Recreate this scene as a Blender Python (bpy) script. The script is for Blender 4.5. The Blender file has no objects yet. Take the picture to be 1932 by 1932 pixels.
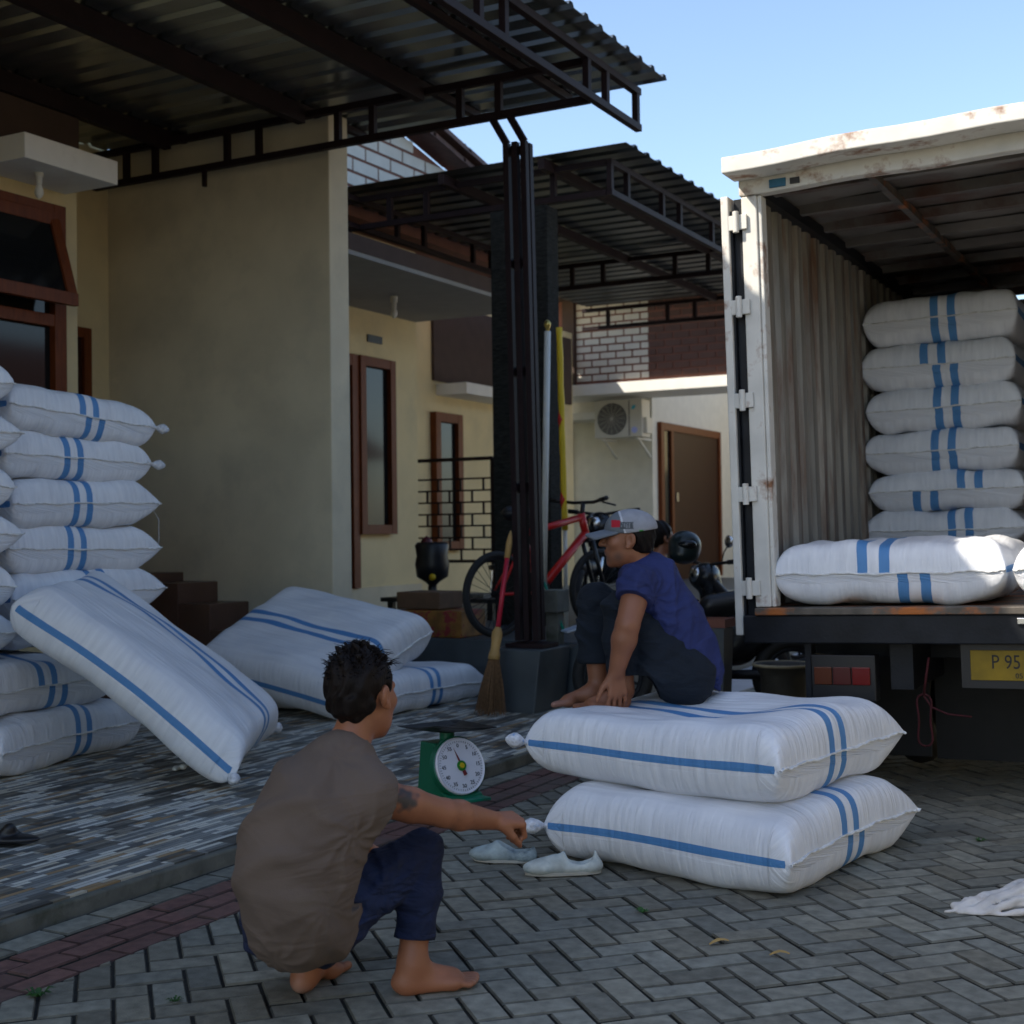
import bpy, bmesh, math, random
import numpy as np
from mathutils import Vector, Matrix, Euler
random.seed(7); RNG = np.random.default_rng(11)
SC = bpy.context.scene
COL = SC.collection
# ------------------------------------------------------------------ camera
F, W0 = 2550.0, 1932.0
TH, PITCH, ROLL, EYE = math.radians(28.2), math.atan(39 / 2550.0), 0.0125, 1.27
_f = np.array([-math.sin(TH) * math.cos(PITCH), math.cos(TH) * math.cos(PITCH), math.sin(PITCH)])
_r0 = np.array([math.cos(TH), math.sin(TH), 0.0]); _u0 = np.cross(_r0, _f)
_c, _s = math.cos(ROLL), math.sin(ROLL)
_r = _c * _r0 - _s * _u0; _u = _s * _r0 + _c * _u0
CAMP = np.array([0, 0, EYE])
def D(px, py, dep):
    """real position measured from the photo: picture point and distance"""
    return Vector(CAMP + dep * (_f + (px - W0 / 2) / F * _r - (py - W0 / 2) / F * _u))
cam = bpy.data.objects.new('camera', bpy.data.cameras.new('camera'))
COL.objects.link(cam)
M = Matrix(((_r[0], _u[0], -_f[0], 0), (_r[1], _u[1], -_f[1], 0), (_r[2], _u[2], -_f[2], EYE), (0, 0, 0, 1)))
cam.matrix_world = M
cam.data.sensor_width = 36; cam.data.lens = 36 * F / W0
cam.data.clip_start = 0.05; cam.data.clip_end = 2000
cam.data.dof.use_dof = True; cam.data.dof.focus_distance = 4.6; cam.data.dof.aperture_fstop = 4.5
SC.camera = cam
# ------------------------------------------------------------------ sky, sun, exposure
LD = Vector((1.0, 1.2, -1.35)).normalized()            # the way the light travels
world = bpy.data.worlds.new("World"); SC.world = world; world.use_nodes = True
nt = world.node_tree; nt.nodes.clear()
out = nt.nodes.new('ShaderNodeOutputWorld'); bg = nt.nodes.new('ShaderNodeBackground')
sky = nt.nodes.new('ShaderNodeTexSky'); sky.sky_type = 'NISHITA'; sky.sun_disc = False
sky.sun_elevation = math.asin(-LD.z); sky.sun_rotation = math.atan2(-LD.x, -LD.y)
sky.air_density = 1.0; sky.dust_density = 1.2; sky.ozone_density = 1.2; sky.altitude = 50
bg.inputs[1].default_value = 0.15
nt.links.new(sky.outputs[0], bg.inputs[0]); nt.links.new(bg.outputs[0], out.inputs[0])
sun = bpy.data.objects.new('sun', bpy.data.lights.new('sun', 'SUN')); COL.objects.link(sun)
sun.data.energy = 3.6; sun.data.angle = math.radians(0.5); sun.data.color = (1.0, 0.92, 0.8)
sun.rotation_euler = LD.to_track_quat('-Z', 'Y').to_euler(); sun.location = (-20, -20, 30)
SC.view_settings.view_transform = 'Standard'; SC.view_settings.look = 'None'
SC.view_settings.exposure = 0.92; SC.view_settings.gamma = 1.0
SC.view_settings.use_curve_mapping = False

# ------------------------------------------------------------------ helpers
def mat(name, col, rough=0.7, metal=0.0, var=0.12, scale=6.0, bump=0.0, bscale=60.0, spec=0.4, stain=None, stain_scale=2.0,
        stain_lo=0.55, stain_hi=0.75, attr=None, stretch=None, fold=None):
    m = bpy.data.materials.new(name); m.use_nodes = True
    n = m.node_tree.nodes; l = m.node_tree.links
    b = n['Principled BSDF']; b.inputs['Roughness'].default_value = rough; b.inputs['Metallic'].default_value = metal
    b.inputs['Specular IOR Level'].default_value = spec
    tc = n.new('ShaderNodeTexCoord'); mp = n.new('ShaderNodeMapping'); l.new(tc.outputs['Object'], mp.inputs[0])
    if stretch: mp.inputs['Scale'].default_value = stretch
    no = n.new('ShaderNodeTexNoise'); no.inputs['Scale'].default_value = scale; no.inputs['Detail'].default_value = 6
    l.new(mp.outputs[0], no.inputs['Vector'])
    mx = n.new('ShaderNodeMix'); mx.data_type = 'RGBA'; mx.blend_type = 'MULTIPLY'; mx.inputs[0].default_value = 1.0
    rp = n.new('ShaderNodeValToRGB'); rp.color_ramp.elements[0].position = 0.3; rp.color_ramp.elements[1].position = 0.7
    lo = 1 - var * 2
    rp.color_ramp.elements[0].color = (lo, lo, lo, 1); rp.color_ramp.elements[1].color = (1, 1, 1, 1)
    l.new(no.outputs[0], rp.inputs[0]); l.new(rp.outputs[0], mx.inputs[7])
    if attr:
        at = n.new('ShaderNodeAttribute'); at.attribute_name = attr; l.new(at.outputs['Color'], mx.inputs[6])
    else:
        mx.inputs[6].default_value = (*col, 1)
    last = mx.outputs[2]
    if stain:
        ns = n.new('ShaderNodeTexNoise'); ns.inputs['Scale'].default_value = stain_scale; ns.inputs['Detail'].default_value = 8
        ns.inputs['Roughness'].default_value = 0.65; l.new(mp.outputs[0], ns.inputs['Vector'])
        rs = n.new('ShaderNodeValToRGB'); rs.color_ramp.elements[0].position = stain_lo; rs.color_ramp.elements[1].position = stain_hi
        m2 = n.new('ShaderNodeMix'); m2.data_type = 'RGBA'; l.new(ns.outputs[0], rs.inputs[0]); l.new(rs.outputs[0], m2.inputs[0])
        l.new(last, m2.inputs[6]); m2.inputs[7].default_value = (*stain, 1); last = m2.outputs[2]
    l.new(last, b.inputs['Base Color'])
    if bump:
        nb = n.new('ShaderNodeTexNoise'); nb.inputs['Scale'].default_value = bscale; nb.inputs['Detail'].default_value = 4
        l.new(mp.outputs[0], nb.inputs['Vector'])
        bp = n.new('ShaderNodeBump'); bp.inputs['Strength'].default_value = bump; bp.inputs['Distance'].default_value = 0.01
        l.new(nb.outputs[0], bp.inputs['Height']); l.new(bp.outputs[0], b.inputs['Normal'])
        if fold:
            nw = n.new('ShaderNodeTexNoise'); nw.inputs['Scale'].default_value = fold[0]; nw.inputs['Detail'].default_value = 2; nw.inputs['Distortion'].default_value = 1.6
            m5 = n.new('ShaderNodeMapping'); m5.inputs['Rotation'].default_value = (.5, .3, .9); m5.inputs['Scale'].default_value = (1, 1, 2.6); l.new(tc.outputs['Object'], m5.inputs[0]); l.new(m5.outputs[0], nw.inputs['Vector'])
            b5 = n.new('ShaderNodeBump'); b5.inputs['Strength'].default_value = fold[1]; b5.inputs['Distance'].default_value = .04
            l.new(nw.outputs[0], b5.inputs['Height']); l.new(b5.outputs[0], bp.inputs['Normal'])
    return m

def tag(o, label=None, cat=None, group=None, kind=None):
    if label: o['label'] = label
    if cat: o['category'] = cat
    if group: o['group'] = group
    if kind: o['kind'] = kind
    return o
def empty(name, loc=(0, 0, 0), label=None, cat=None, group=None):
    o = bpy.data.objects.new(name, None); COL.objects.link(o); o.location = loc; o.empty_display_size = 0.1
    return tag(o, label, cat, group)
def link(name, me, m, parent=None, smooth=False, keep=True):
    if m: me.materials.append(m)
    if smooth: me.polygons.foreach_set('use_smooth', [True] * len(me.polygons))
    o = bpy.data.objects.new(name, me); COL.objects.link(o)
    if parent:
        o.parent = parent
        if keep:                                     # vertices given in world space
            bpy.context.view_layer.update()
            o.matrix_parent_inverse = parent.matrix_world.inverted()
    return o
class MB:
    def __init__(s): s.v = []; s.f = []
    def add(s, vs, fs):
        k = len(s.v); s.v += [tuple(x) for x in vs]; s.f += [tuple(i + k for i in f) for f in fs]; return s
    def box(s, x0, x1, y0, y1, z0, z1):
        return s.add([(x0, y0, z0), (x1, y0, z0), (x1, y1, z0), (x0, y1, z0), (x0, y0, z1), (x1, y0, z1), (x1, y1, z1), (x0, y1, z1)],
                     [(0, 3, 2, 1), (4, 5, 6, 7), (0, 1, 5, 4), (1, 2, 6, 5), (2, 3, 7, 6), (3, 0, 4, 7)])
    def bar(s, a, b, w, h=None, up=(0, 0, 1)):
        a, b = Vector(a), Vector(b); h = h or w; d = (b - a).normalized(); up = Vector(up)
        if abs(d.dot(up)) > 0.98: up = Vector((0, 1, 0))
        x = d.cross(up).normalized() * w / 2; z = x.normalized().cross(d) * h / 2
        vs = [a - x - z, a + x - z, a + x + z, a - x + z, b - x - z, b + x - z, b + x + z, b - x + z]
        return s.add(vs, [(0, 3, 2, 1), (4, 5, 6, 7), (0, 1, 5, 4), (1, 2, 6, 5), (2, 3, 7, 6), (3, 0, 4, 7)])
    def tube(s, pts, r, n=12, caps=True):
        pts = [Vector(p) for p in pts]; rs = r if isinstance(r, (list, tuple)) else [r] * len(pts)
        vs = []; fs = []; px = None
        for i, p in enumerate(pts):
            d = (pts[min(i + 1, len(pts) - 1)] - pts[max(i - 1, 0)]).normalized()
            if px is None: px = d.orthogonal().normalized()
            px = (px - d * px.dot(d)).normalized(); py = d.cross(px)
            for k in range(n):
                t = 2 * math.pi * k / n; vs.append(p + (px * math.cos(t) + py * math.sin(t)) * rs[i])
        for i in range(len(pts) - 1):
            for k in range(n):
                fs.append((i * n + k, i * n + (k + 1) % n, (i + 1) * n + (k + 1) % n, (i + 1) * n + k))
        if caps: fs.append(tuple(range(n - 1, -1, -1))); fs.append(tuple((len(pts) - 1) * n + k for k in range(n)))
        return s.add(vs, fs)
    def lathe(s, c, prof, axis=(0, 0, 1), n=28, xdir=None):
        c = Vector(c); a = Vector(axis).normalized(); x = Vector(xdir).normalized() if xdir else a.orthogonal().normalized(); y = a.cross(x)
        vs = []; fs = []
        for (r, h) in prof:
            for k in range(n):
                t = 2 * math.pi * k / n; vs.append(c + a * h + (x * math.cos(t) + y * math.sin(t)) * max(r, 1e-4))
        for i in range(len(prof) - 1):
            for k in range(n): fs.append((i * n + k, i * n + (k + 1) % n, (i + 1) * n + (k + 1) % n, (i + 1) * n + k))
        return s.add(vs, fs)
    def torus(s, c, axis, R, r, n=40, m=10, squash=1.0):
        c = Vector(c); a = Vector(axis).normalized(); x = a.orthogonal().normalized(); y = a.cross(x); vs = []; fs = []
        for i in range(n):
            t = 2 * math.pi * i / n; rd = x * math.cos(t) + y * math.sin(t)
            for j in range(m):
                q = 2 * math.pi * j / m; vs.append(c + rd * (R + r * math.cos(q)) + a * r * squash * math.sin(q))
        for i in range(n):
            for j in range(m): fs.append((i * m + j, ((i + 1) % n) * m + j, ((i + 1) % n) * m + (j + 1) % m, i * m + (j + 1) % m))
        return s.add(vs, fs)
    def prism(s, poly, off):
        n = len(poly); off = Vector(off); p = [Vector(q) for q in poly]
        return s.add(p + [q + off for q in p], [tuple(range(n))[::-1], tuple(range(n, 2 * n))] + [(i, (i + 1) % n, n + (i + 1) % n, n + i) for i in range(n)])
    def build(s, name, m, parent=None, bevel=0.0, smooth=False, keep=True):
        me = bpy.data.meshes.new(name); me.from_pydata(s.v, [], s.f); me.update()
        bm = bmesh.new(); bm.from_mesh(me); bmesh.ops.recalc_face_normals(bm, faces=bm.faces); bm.to_mesh(me); bm.free()
        o = link(name, me, m, parent, smooth, keep)
        if bevel:
            b = o.modifiers.new('bevel', 'BEVEL'); b.width = bevel; b.segments = 2; b.limit_method = 'ANGLE'
        return o
def text(s, size, m, name, parent, mtx, depth=0.002):
    cu = bpy.data.curves.new(name, 'FONT'); cu.body = s; cu.size = size; cu.extrude = depth; cu.align_x = 'CENTER'; cu.align_y = 'CENTER'
    o = bpy.data.objects.new(name, cu); COL.objects.link(o); cu.materials.append(m)
    cu.resolution_u = 3; bpy.context.view_layer.update()
    me = bpy.data.meshes.new_from_object(o.evaluated_get(bpy.context.evaluated_depsgraph_get())); me.transform(mtx)
    bpy.data.objects.remove(o); me.materials.clear()
    return link(name, me, m, parent)

# ---- smooth solids from distance fields (people, cloth, shoes)
def _len(a): return np.sqrt((a * a).sum(-1))
def sd_cone(p, a, b, ra, rb):
    a = np.array(a, np.float32); b = np.array(b, np.float32); ba = b - a; h = np.clip(((p - a) @ ba) / max(ba @ ba, 1e-9), 0, 1)
    return _len(p - a - h[..., None] * ba) - (ra + (rb - ra) * h)
def sd_ell(p, c, R, rad):
    q = (p - np.array(c, np.float32)) @ np.array(R, np.float32).T; rad = np.array(rad, np.float32)
    k0 = _len(q / rad); k1 = _len(q / (rad * rad)) + 1e-6
    return k0 * (k0 - 1) / k1
def smin(a, b, k):
    if k <= 0: return np.minimum(a, b)
    h = np.maximum(k - np.abs(a - b), 0) / k
    return np.minimum(a, b) - h * h * k * 0.25
def field_mesh(name, prims, h, m, parent=None, fn=None, color=None, pad=0.07, cut=None, smooth_n=0):
    """prims: ('c',a,b,ra,rb,k) tapered limb; ('e',centre,axes,radii,k) ellipsoid; k blends. One closed surface."""
    los, his = [], []
    for q in prims:
        if q[0] == 'c':
            r = max(q[3], q[4]); A = np.array([q[1], q[2]]); los.append(A.min(0) - r); his.append(A.max(0) + r)
        else:
            r = max(q[3]); A = np.array(q[1]); los.append(A - r); his.append(A + r)
    lo = np.min(los, 0) - pad; hi = np.max(his, 0) + pad
    n = np.ceil((hi - lo) / h).astype(int) + 1
    ax = [lo[i] + h * np.arange(n[i]) for i in range(3)]
    P = np.stack(np.meshgrid(*ax, indexing='ij'), -1).astype(np.float32)
    dist = np.full(P.shape[:3], 9.0, np.float32)
    for q in prims:
        k = q[5] if q[0] == 'c' else q[4]; mar = abs(k) + 3 * h
        if q[0] == 'c':
            r = max(q[3], q[4]); A = np.array([q[1], q[2]]); l0 = A.min(0) - r - mar; h0 = A.max(0) + r + mar
        else:
            r = max(q[3]); A = np.array(q[1]); l0 = A - r - mar; h0 = A + r + mar
        i0 = np.clip(((l0 - lo) / h).astype(int), 0, n); i1 = np.clip(((h0 - lo) / h).astype(int) + 2, 0, n)
        sl = tuple(slice(a, b) for a, b in zip(i0, i1)); pp = P[sl]
        if pp.size == 0: continue
        d = sd_cone(pp, *q[1:5]) if q[0] == 'c' else sd_ell(pp, *q[1:4])
        if k < 0: dist[sl] = -smin(-dist[sl], d, -k)       # carve
        else: dist[sl] = smin(dist[sl], d, k)
    if fn is not None: dist = fn(P, dist)
    if cut is not None: dist = np.maximum(dist, cut(P))
    ins = dist < 0
    idx = -np.ones(tuple(x - 1 for x in dist.shape), int)
    cnt = np.zeros(idx.shape, np.float32); pos = np.zeros(idx.shape + (3,), np.float32)
    def sub(o): return tuple(slice(o[i], dist.shape[i] - 1 + o[i]) for i in range(3))
    cor = [(a, b, c) for a in (0, 1) for b in (0, 1) for c in (0, 1)]
    for c1 in cor:
        for a in range(3):
            if c1[a]: continue
            c2 = list(c1); c2[a] = 1; c2 = tuple(c2)
            d1, d2 = dist[sub(c1)], dist[sub(c2)]; cr = (d1 < 0) != (d2 < 0)
            t = np.where(cr, d1 / (d1 - d2 + 1e-12), 0)
            for i in range(3): pos[..., i] += np.where(cr, c1[i] + (t if i == a else 0), 0)
            cnt += cr
    act = cnt > 0; idx[act] = np.arange(act.sum())
    V = np.argwhere(act) * h + lo + pos[act] / cnt[act][:, None] * h
    faces = []
    for a in range(3):
        b, c = (a + 1) % 3, (a + 2) % 3
        s1 = [slice(None)] * 3; s2 = [slice(None)] * 3; s1[a] = slice(0, -1); s2[a] = slice(1, None)
        cr = ins[tuple(s1)] != ins[tuple(s2)]; E = np.argwhere(cr)
        ok = (E[:, b] > 0) & (E[:, c] > 0) & (E[:, b] < dist.shape[b] - 1) & (E[:, c] < dist.shape[c] - 1); E = E[ok]
        fl = ins[tuple(s1)][tuple(E.T)]
        def at(db, dc):
            Q = E.copy(); Q[:, b] += db; Q[:, c] += dc; return idx[tuple(Q.T)]
        q = np.stack([at(-1, -1), at(0, -1), at(0, 0), at(-1, 0)], 1)
        q[~fl] = q[~fl][:, ::-1]; faces.append(q)
    Fc = np.concatenate(faces); Fc = Fc[(Fc >= 0).all(1)]
    for _ in range(1 + smooth_n):                        # one relaxation pass
        acc = np.zeros_like(V); ct = np.zeros(len(V))
        for i in range(4):
            np.add.at(acc, Fc[:, i], V[Fc[:, (i + 1) % 4]]); np.add.at(ct, Fc[:, i], 1)
            np.add.at(acc, Fc[:, (i + 1) % 4], V[Fc[:, i]]); np.add.at(ct, Fc[:, (i + 1) % 4], 1)
        V = V * 0.45 + 0.55 * acc / np.maximum(ct, 1)[:, None]
    me = bpy.data.meshes.new(name)
    me.vertices.add(len(V)); me.vertices.foreach_set('co', V.astype(np.float32).ravel())
    me.loops.add(len(Fc) * 4); me.loops.foreach_set('vertex_index', Fc.astype(np.int32).ravel())
    me.polygons.add(len(Fc)); me.polygons.foreach_set('loop_start', np.arange(0, len(Fc) * 4, 4, dtype=np.int32))
    me.polygons.foreach_set('loop_total', np.full(len(Fc), 4, np.int32)); me.update(calc_edges=True); me.validate()
    if color is not None:
        ca = me.color_attributes.new('col', 'FLOAT_COLOR', 'POINT')
        cc = np.ones((len(V), 4), np.float32); cc[:, :3] = color(V); ca.data.foreach_set('color', cc.ravel())
    return link(name, me, m, parent, True)
def wav(P, f, ph=0.0): return np.sin(P[..., 0] * f[0] + P[..., 1] * f[1] + P[..., 2] * f[2] + ph)
def frame(fwd, up):
    f = np.array(fwd, float); f /= np.linalg.norm(f); u = np.array(up, float); u -= f * (u @ f); u /= np.linalg.norm(u)
    s = np.cross(u, f)                                   # person's left side is +s
    return s, f, u                                      # rows: side, forward, up

# ------------------------------------------------------------------ materials
M_cream = mat('cream plaster', (0.72, 0.60, 0.34), 0.85, var=0.05, scale=3, bump=0.08, bscale=90, stain=(0.42, 0.38, 0.26), stain_scale=1.1, stain_lo=0.5, stain_hi=0.95)
M_creamdirty = mat('stained plaster', (0.68, 0.60, 0.425), 0.88, var=0.10, scale=1.6, bump=0.10, bscale=70, stain=(0.42, 0.38, 0.28), stain_scale=1.8, stain_lo=0.48, stain_hi=0.9)
M_white = mat('white plaster', (0.78, 0.77, 0.72), 0.8, var=0.04, bump=0.05, stain=(0.5, 0.49, 0.44), stain_scale=2.2, stain_lo=0.62, stain_hi=0.9)
M_grey = mat('grey soffit paint', (0.30, 0.30, 0.285), 0.85, var=0.05, bump=0.05)
M_wood = mat('brown wood', (0.17, 0.040, 0.008), 0.5, spec=.25, var=0.18, scale=9, bump=0.05, stretch=(6, 6, 0.8))
M_dwood = mat('dark wood door', (0.045, 0.012, 0.006), 0.5, spec=.2, var=0.2, scale=9, stretch=(6, 6, 0.8))
M_glass = mat('dark window glass', (0.010, 0.011, 0.012), 0.08, var=0.0, spec=0.28)
M_browntile = mat('brown step tile', (0.12, 0.065, 0.045), 0.35, var=0.12)
M_darkwall = mat('dark brown paint', (0.07, 0.045, 0.035), 0.8, var=0.1)
M_steel = mat('brown painted steel', (0.022, 0.013, 0.014), 0.55, var=0.15, bump=0.04, spec=0.12)
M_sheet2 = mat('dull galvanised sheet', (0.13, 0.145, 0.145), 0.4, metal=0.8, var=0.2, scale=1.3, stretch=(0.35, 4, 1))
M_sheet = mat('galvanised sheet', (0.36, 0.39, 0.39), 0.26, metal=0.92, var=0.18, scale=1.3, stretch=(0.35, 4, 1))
M_conc = mat('concrete edge', (0.15, 0.15, 0.125), 0.9, var=0.2, scale=9, bump=0.25, bscale=40, stain=(0.05, 0.055, 0.035), stain_scale=6, stain_lo=0.5, stain_hi=0.7)
M_skysheen = mat('concrete drive paled by sky sheen', (0.60, 0.59, 0.60), 0.55, var=0.1, scale=2, bump=0.08)  # sky reflection on the far ground, painted in as a pale base colour
M_slate = mat('dark stone cladding', (0.030, 0.031, 0.028), 0.9, spec=.08, var=0.3, scale=16, bump=0.6, bscale=30, stretch=(1, 1, 4))
M_ped = mat('dark tiled concrete', (0.065, 0.078, 0.085), 0.5, var=0.15, scale=5, bump=0.06)
M_black = mat('black plastic', (0.012, 0.012, 0.014), 0.4, var=0.1)
M_rubber = mat('rubber', (0.018, 0.018, 0.018), 0.75, var=0.2)
M_chrome = mat('bright metal', (0.6, 0.6, 0.6), 0.25, metal=1.0, var=0.05)
M_red = mat('red paint', (0.50, 0.015, 0.012), 0.3, var=0.1)
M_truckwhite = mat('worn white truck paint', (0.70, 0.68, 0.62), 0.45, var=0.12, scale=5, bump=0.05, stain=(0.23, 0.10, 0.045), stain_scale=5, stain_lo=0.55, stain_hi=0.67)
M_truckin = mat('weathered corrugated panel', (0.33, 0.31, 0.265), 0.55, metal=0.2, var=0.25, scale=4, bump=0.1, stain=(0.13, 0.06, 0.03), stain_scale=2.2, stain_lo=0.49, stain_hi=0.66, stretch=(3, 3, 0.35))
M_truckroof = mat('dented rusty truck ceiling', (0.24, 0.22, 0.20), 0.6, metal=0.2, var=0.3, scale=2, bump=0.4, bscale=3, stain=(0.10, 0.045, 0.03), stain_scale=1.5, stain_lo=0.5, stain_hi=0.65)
M_truckdark = mat('dark chassis paint', (0.012, 0.014, 0.019), 0.5, spec=.25, var=0.3, scale=8, bump=0.1)
M_rust = mat('rusty sill steel', (0.14, 0.12, 0.10), 0.5, metal=0.4, var=0.3, scale=12, stain=(0.38, 0.12, 0.03), stain_scale=4.5, stain_lo=0.5, stain_hi=0.62)
M_yellow = mat('yellow paint', (0.62, 0.42, 0.01), 0.5, var=0.06)
M_green = mat('green enamel', (0.005, 0.13, 0.062), 0.4, var=0.08)
M_bamboo = mat('bamboo cane', (0.50, 0.30, 0.10), 0.6, var=0.15)
M_twigs = mat('palm rib bristles', (0.20, 0.105, 0.045), 0.8, var=0.3, scale=50)
M_dullwhite = mat('off white plastic', (0.66, 0.65, 0.58), 0.5, var=0.05)
M_tail2 = mat('dull red lens', (0.07, 0.006, 0.006), 0.25, var=0.05)
M_plate = mat('number plate yellow', (0.26, 0.17, 0.004), 0.6, var=.15, scale=14)
M_cream2 = mat('pale cream plaster', (0.76, 0.72, 0.60), 0.85, var=0.05, bump=.05)
M_tail = mat('red lamp lens', (0.14, 0.003, 0.003), 0.2, var=0.05)
M_amber = mat('amber lamp lens', (0.09, 0.02, 0.005), 0.2, var=0.05)
M_ink = mat('black ink', (0.02, 0.02, 0.02), 0.7, var=0)
M_rope = mat('red rope', (0.06, 0.004, 0.008), 0.8, var=0.2)

# ------------------------------------------------------------------ ground: pavers, kerb, mosaic apron
def paver_mesh():
    vs, fs, cs = [], [], []
    def brick(cx, cy, lx, ly, ang, colr):
        g = 0.0042; b = 0.004; hz = random.uniform(-0.003, 0.003); ca, sa = math.cos(ang), math.sin(ang)
        tx, ty = random.uniform(-.012, .012), random.uniform(-.012, .012)
        k = len(vs)
        for (ins, z) in ((g, -0.018), (g, -0.006), (g + b, 0.0)):
            for sx, sy in ((-1, -1), (1, -1), (1, 1), (-1, 1)):
                x = sx * (lx / 2 - ins); y = sy * (ly / 2 - ins)
                vs.append((cx + x * ca - y * sa, cy + x * sa + y * ca, z + hz + x * tx + y * ty))
        for r in (0, 4):
            for i in range(4): fs.append((k + r + i, k + r + (i + 1) % 4, k + r + 4 + (i + 1) % 4, k + r + 4 + i)); cs.append((.036, .034, .027) if r == 0 else tuple(q_ * .5 for q_ in colr))   # dirt in the joints
        fs.append((k + 8, k + 9, k + 10, k + 11)); cs.append(colr)
    s = 0.1; A = math.radians(45)
    def grey():
        v = random.choice((0.195, 0.215, 0.235, 0.26, 0.29)) * random.uniform(.9, 1.1)
        w = random.uniform(-.008, .008); return (v * 1.07 + w, v * 1.02, v * .80 - w)
    for i in range(-90, 190):
        for j in range(-75, 75):
            ox, oy = i + 2 * j, i - 2 * j
            for (x, y, lx, ly) in ((ox + 1, oy + .5, 2, 1), (ox + 2.5, oy, 1, 2)):
                X = s * (x * math.cos(A) - y * math.sin(A)); Y = s * (x * math.sin(A) + y * math.cos(A)) + 2
                if -3.1 < X < 3.2 and 0.6 < Y < 13.5: brick(X, Y, lx * s, ly * s, A, grey())
    me = bpy.data.meshes.new('pavement')
    me.from_pydata(vs, [], fs); ca = me.attributes.new('pcol', 'FLOAT_COLOR', 'FACE')
    ca.data.foreach_set('color', [c for q in cs for c in (*q, 1.0)])
    bm = bmesh.new(); bm.from_mesh(me)
    g = bm.verts[:] + bm.edges[:] + bm.faces[:]
    bmesh.ops.bisect_plane(bm, geom=g, plane_co=(-3.0, 0, 0), plane_no=(-1, 0.0, 0), clear_outer=True)
    bm.to_mesh(me); bm.free()
    vs.clear(); fs.clear(); cs.clear()
    for r in range(3):
        for k in range(-8, 50):
            v = random.uniform(.8, 1.15); brick(-3.053 - r * .105, k * .2 + (r % 2) * .1 + 1, .1, .2, 0, (0.20 * v, 0.098 * v, 0.080 * v))
    for k in range(-8, 50): brick(-3.385, k * .2 + 1.05, .125, .2, 0, tuple(c * 1.05 for c in grey()))
    me2 = bpy.data.meshes.new('brick_band'); me2.from_pydata(vs, [], fs); ca = me2.attributes.new('pcol', 'FLOAT_COLOR', 'FACE')
    ca.data.foreach_set('color', [c for q in cs for c in (*q, 1.0)])
    return me, me2
M_paver = mat('concrete paver', (0.1, 0.1, 0.1), 0.78, var=0.22, scale=22, bump=0.35, bscale=140, attr='pcol', stain=(0.10, 0.092, 0.075), stain_scale=1.4, stain_lo=0.52, stain_hi=0.8)
me, me2 = paver_mesh()
tag(link('pavement', me, M_paver), kind='structure'); tag(link('path', me2, M_paver), kind='structure')
M_soil = mat('joint sand', (0.025, 0.024, 0.019), 0.95, var=0.35, scale=8, bump=0.3, stain=(0.035, 0.05, 0.02), stain_scale=3)
tag(MB().box(-60, 60, -40, 120, -0.3, -0.0075).build('ground', M_soil), kind='structure')
tag(MB().box(-3.99, 6, 13.3, 40, -0.006, 0.003).box(-3.99, -3.46, 9.3, 13.3, -0.010, 0.004).build('sheen_driveway', M_skysheen), kind='structure')  # distant ground strip, pale colour stands for reflected sky
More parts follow.
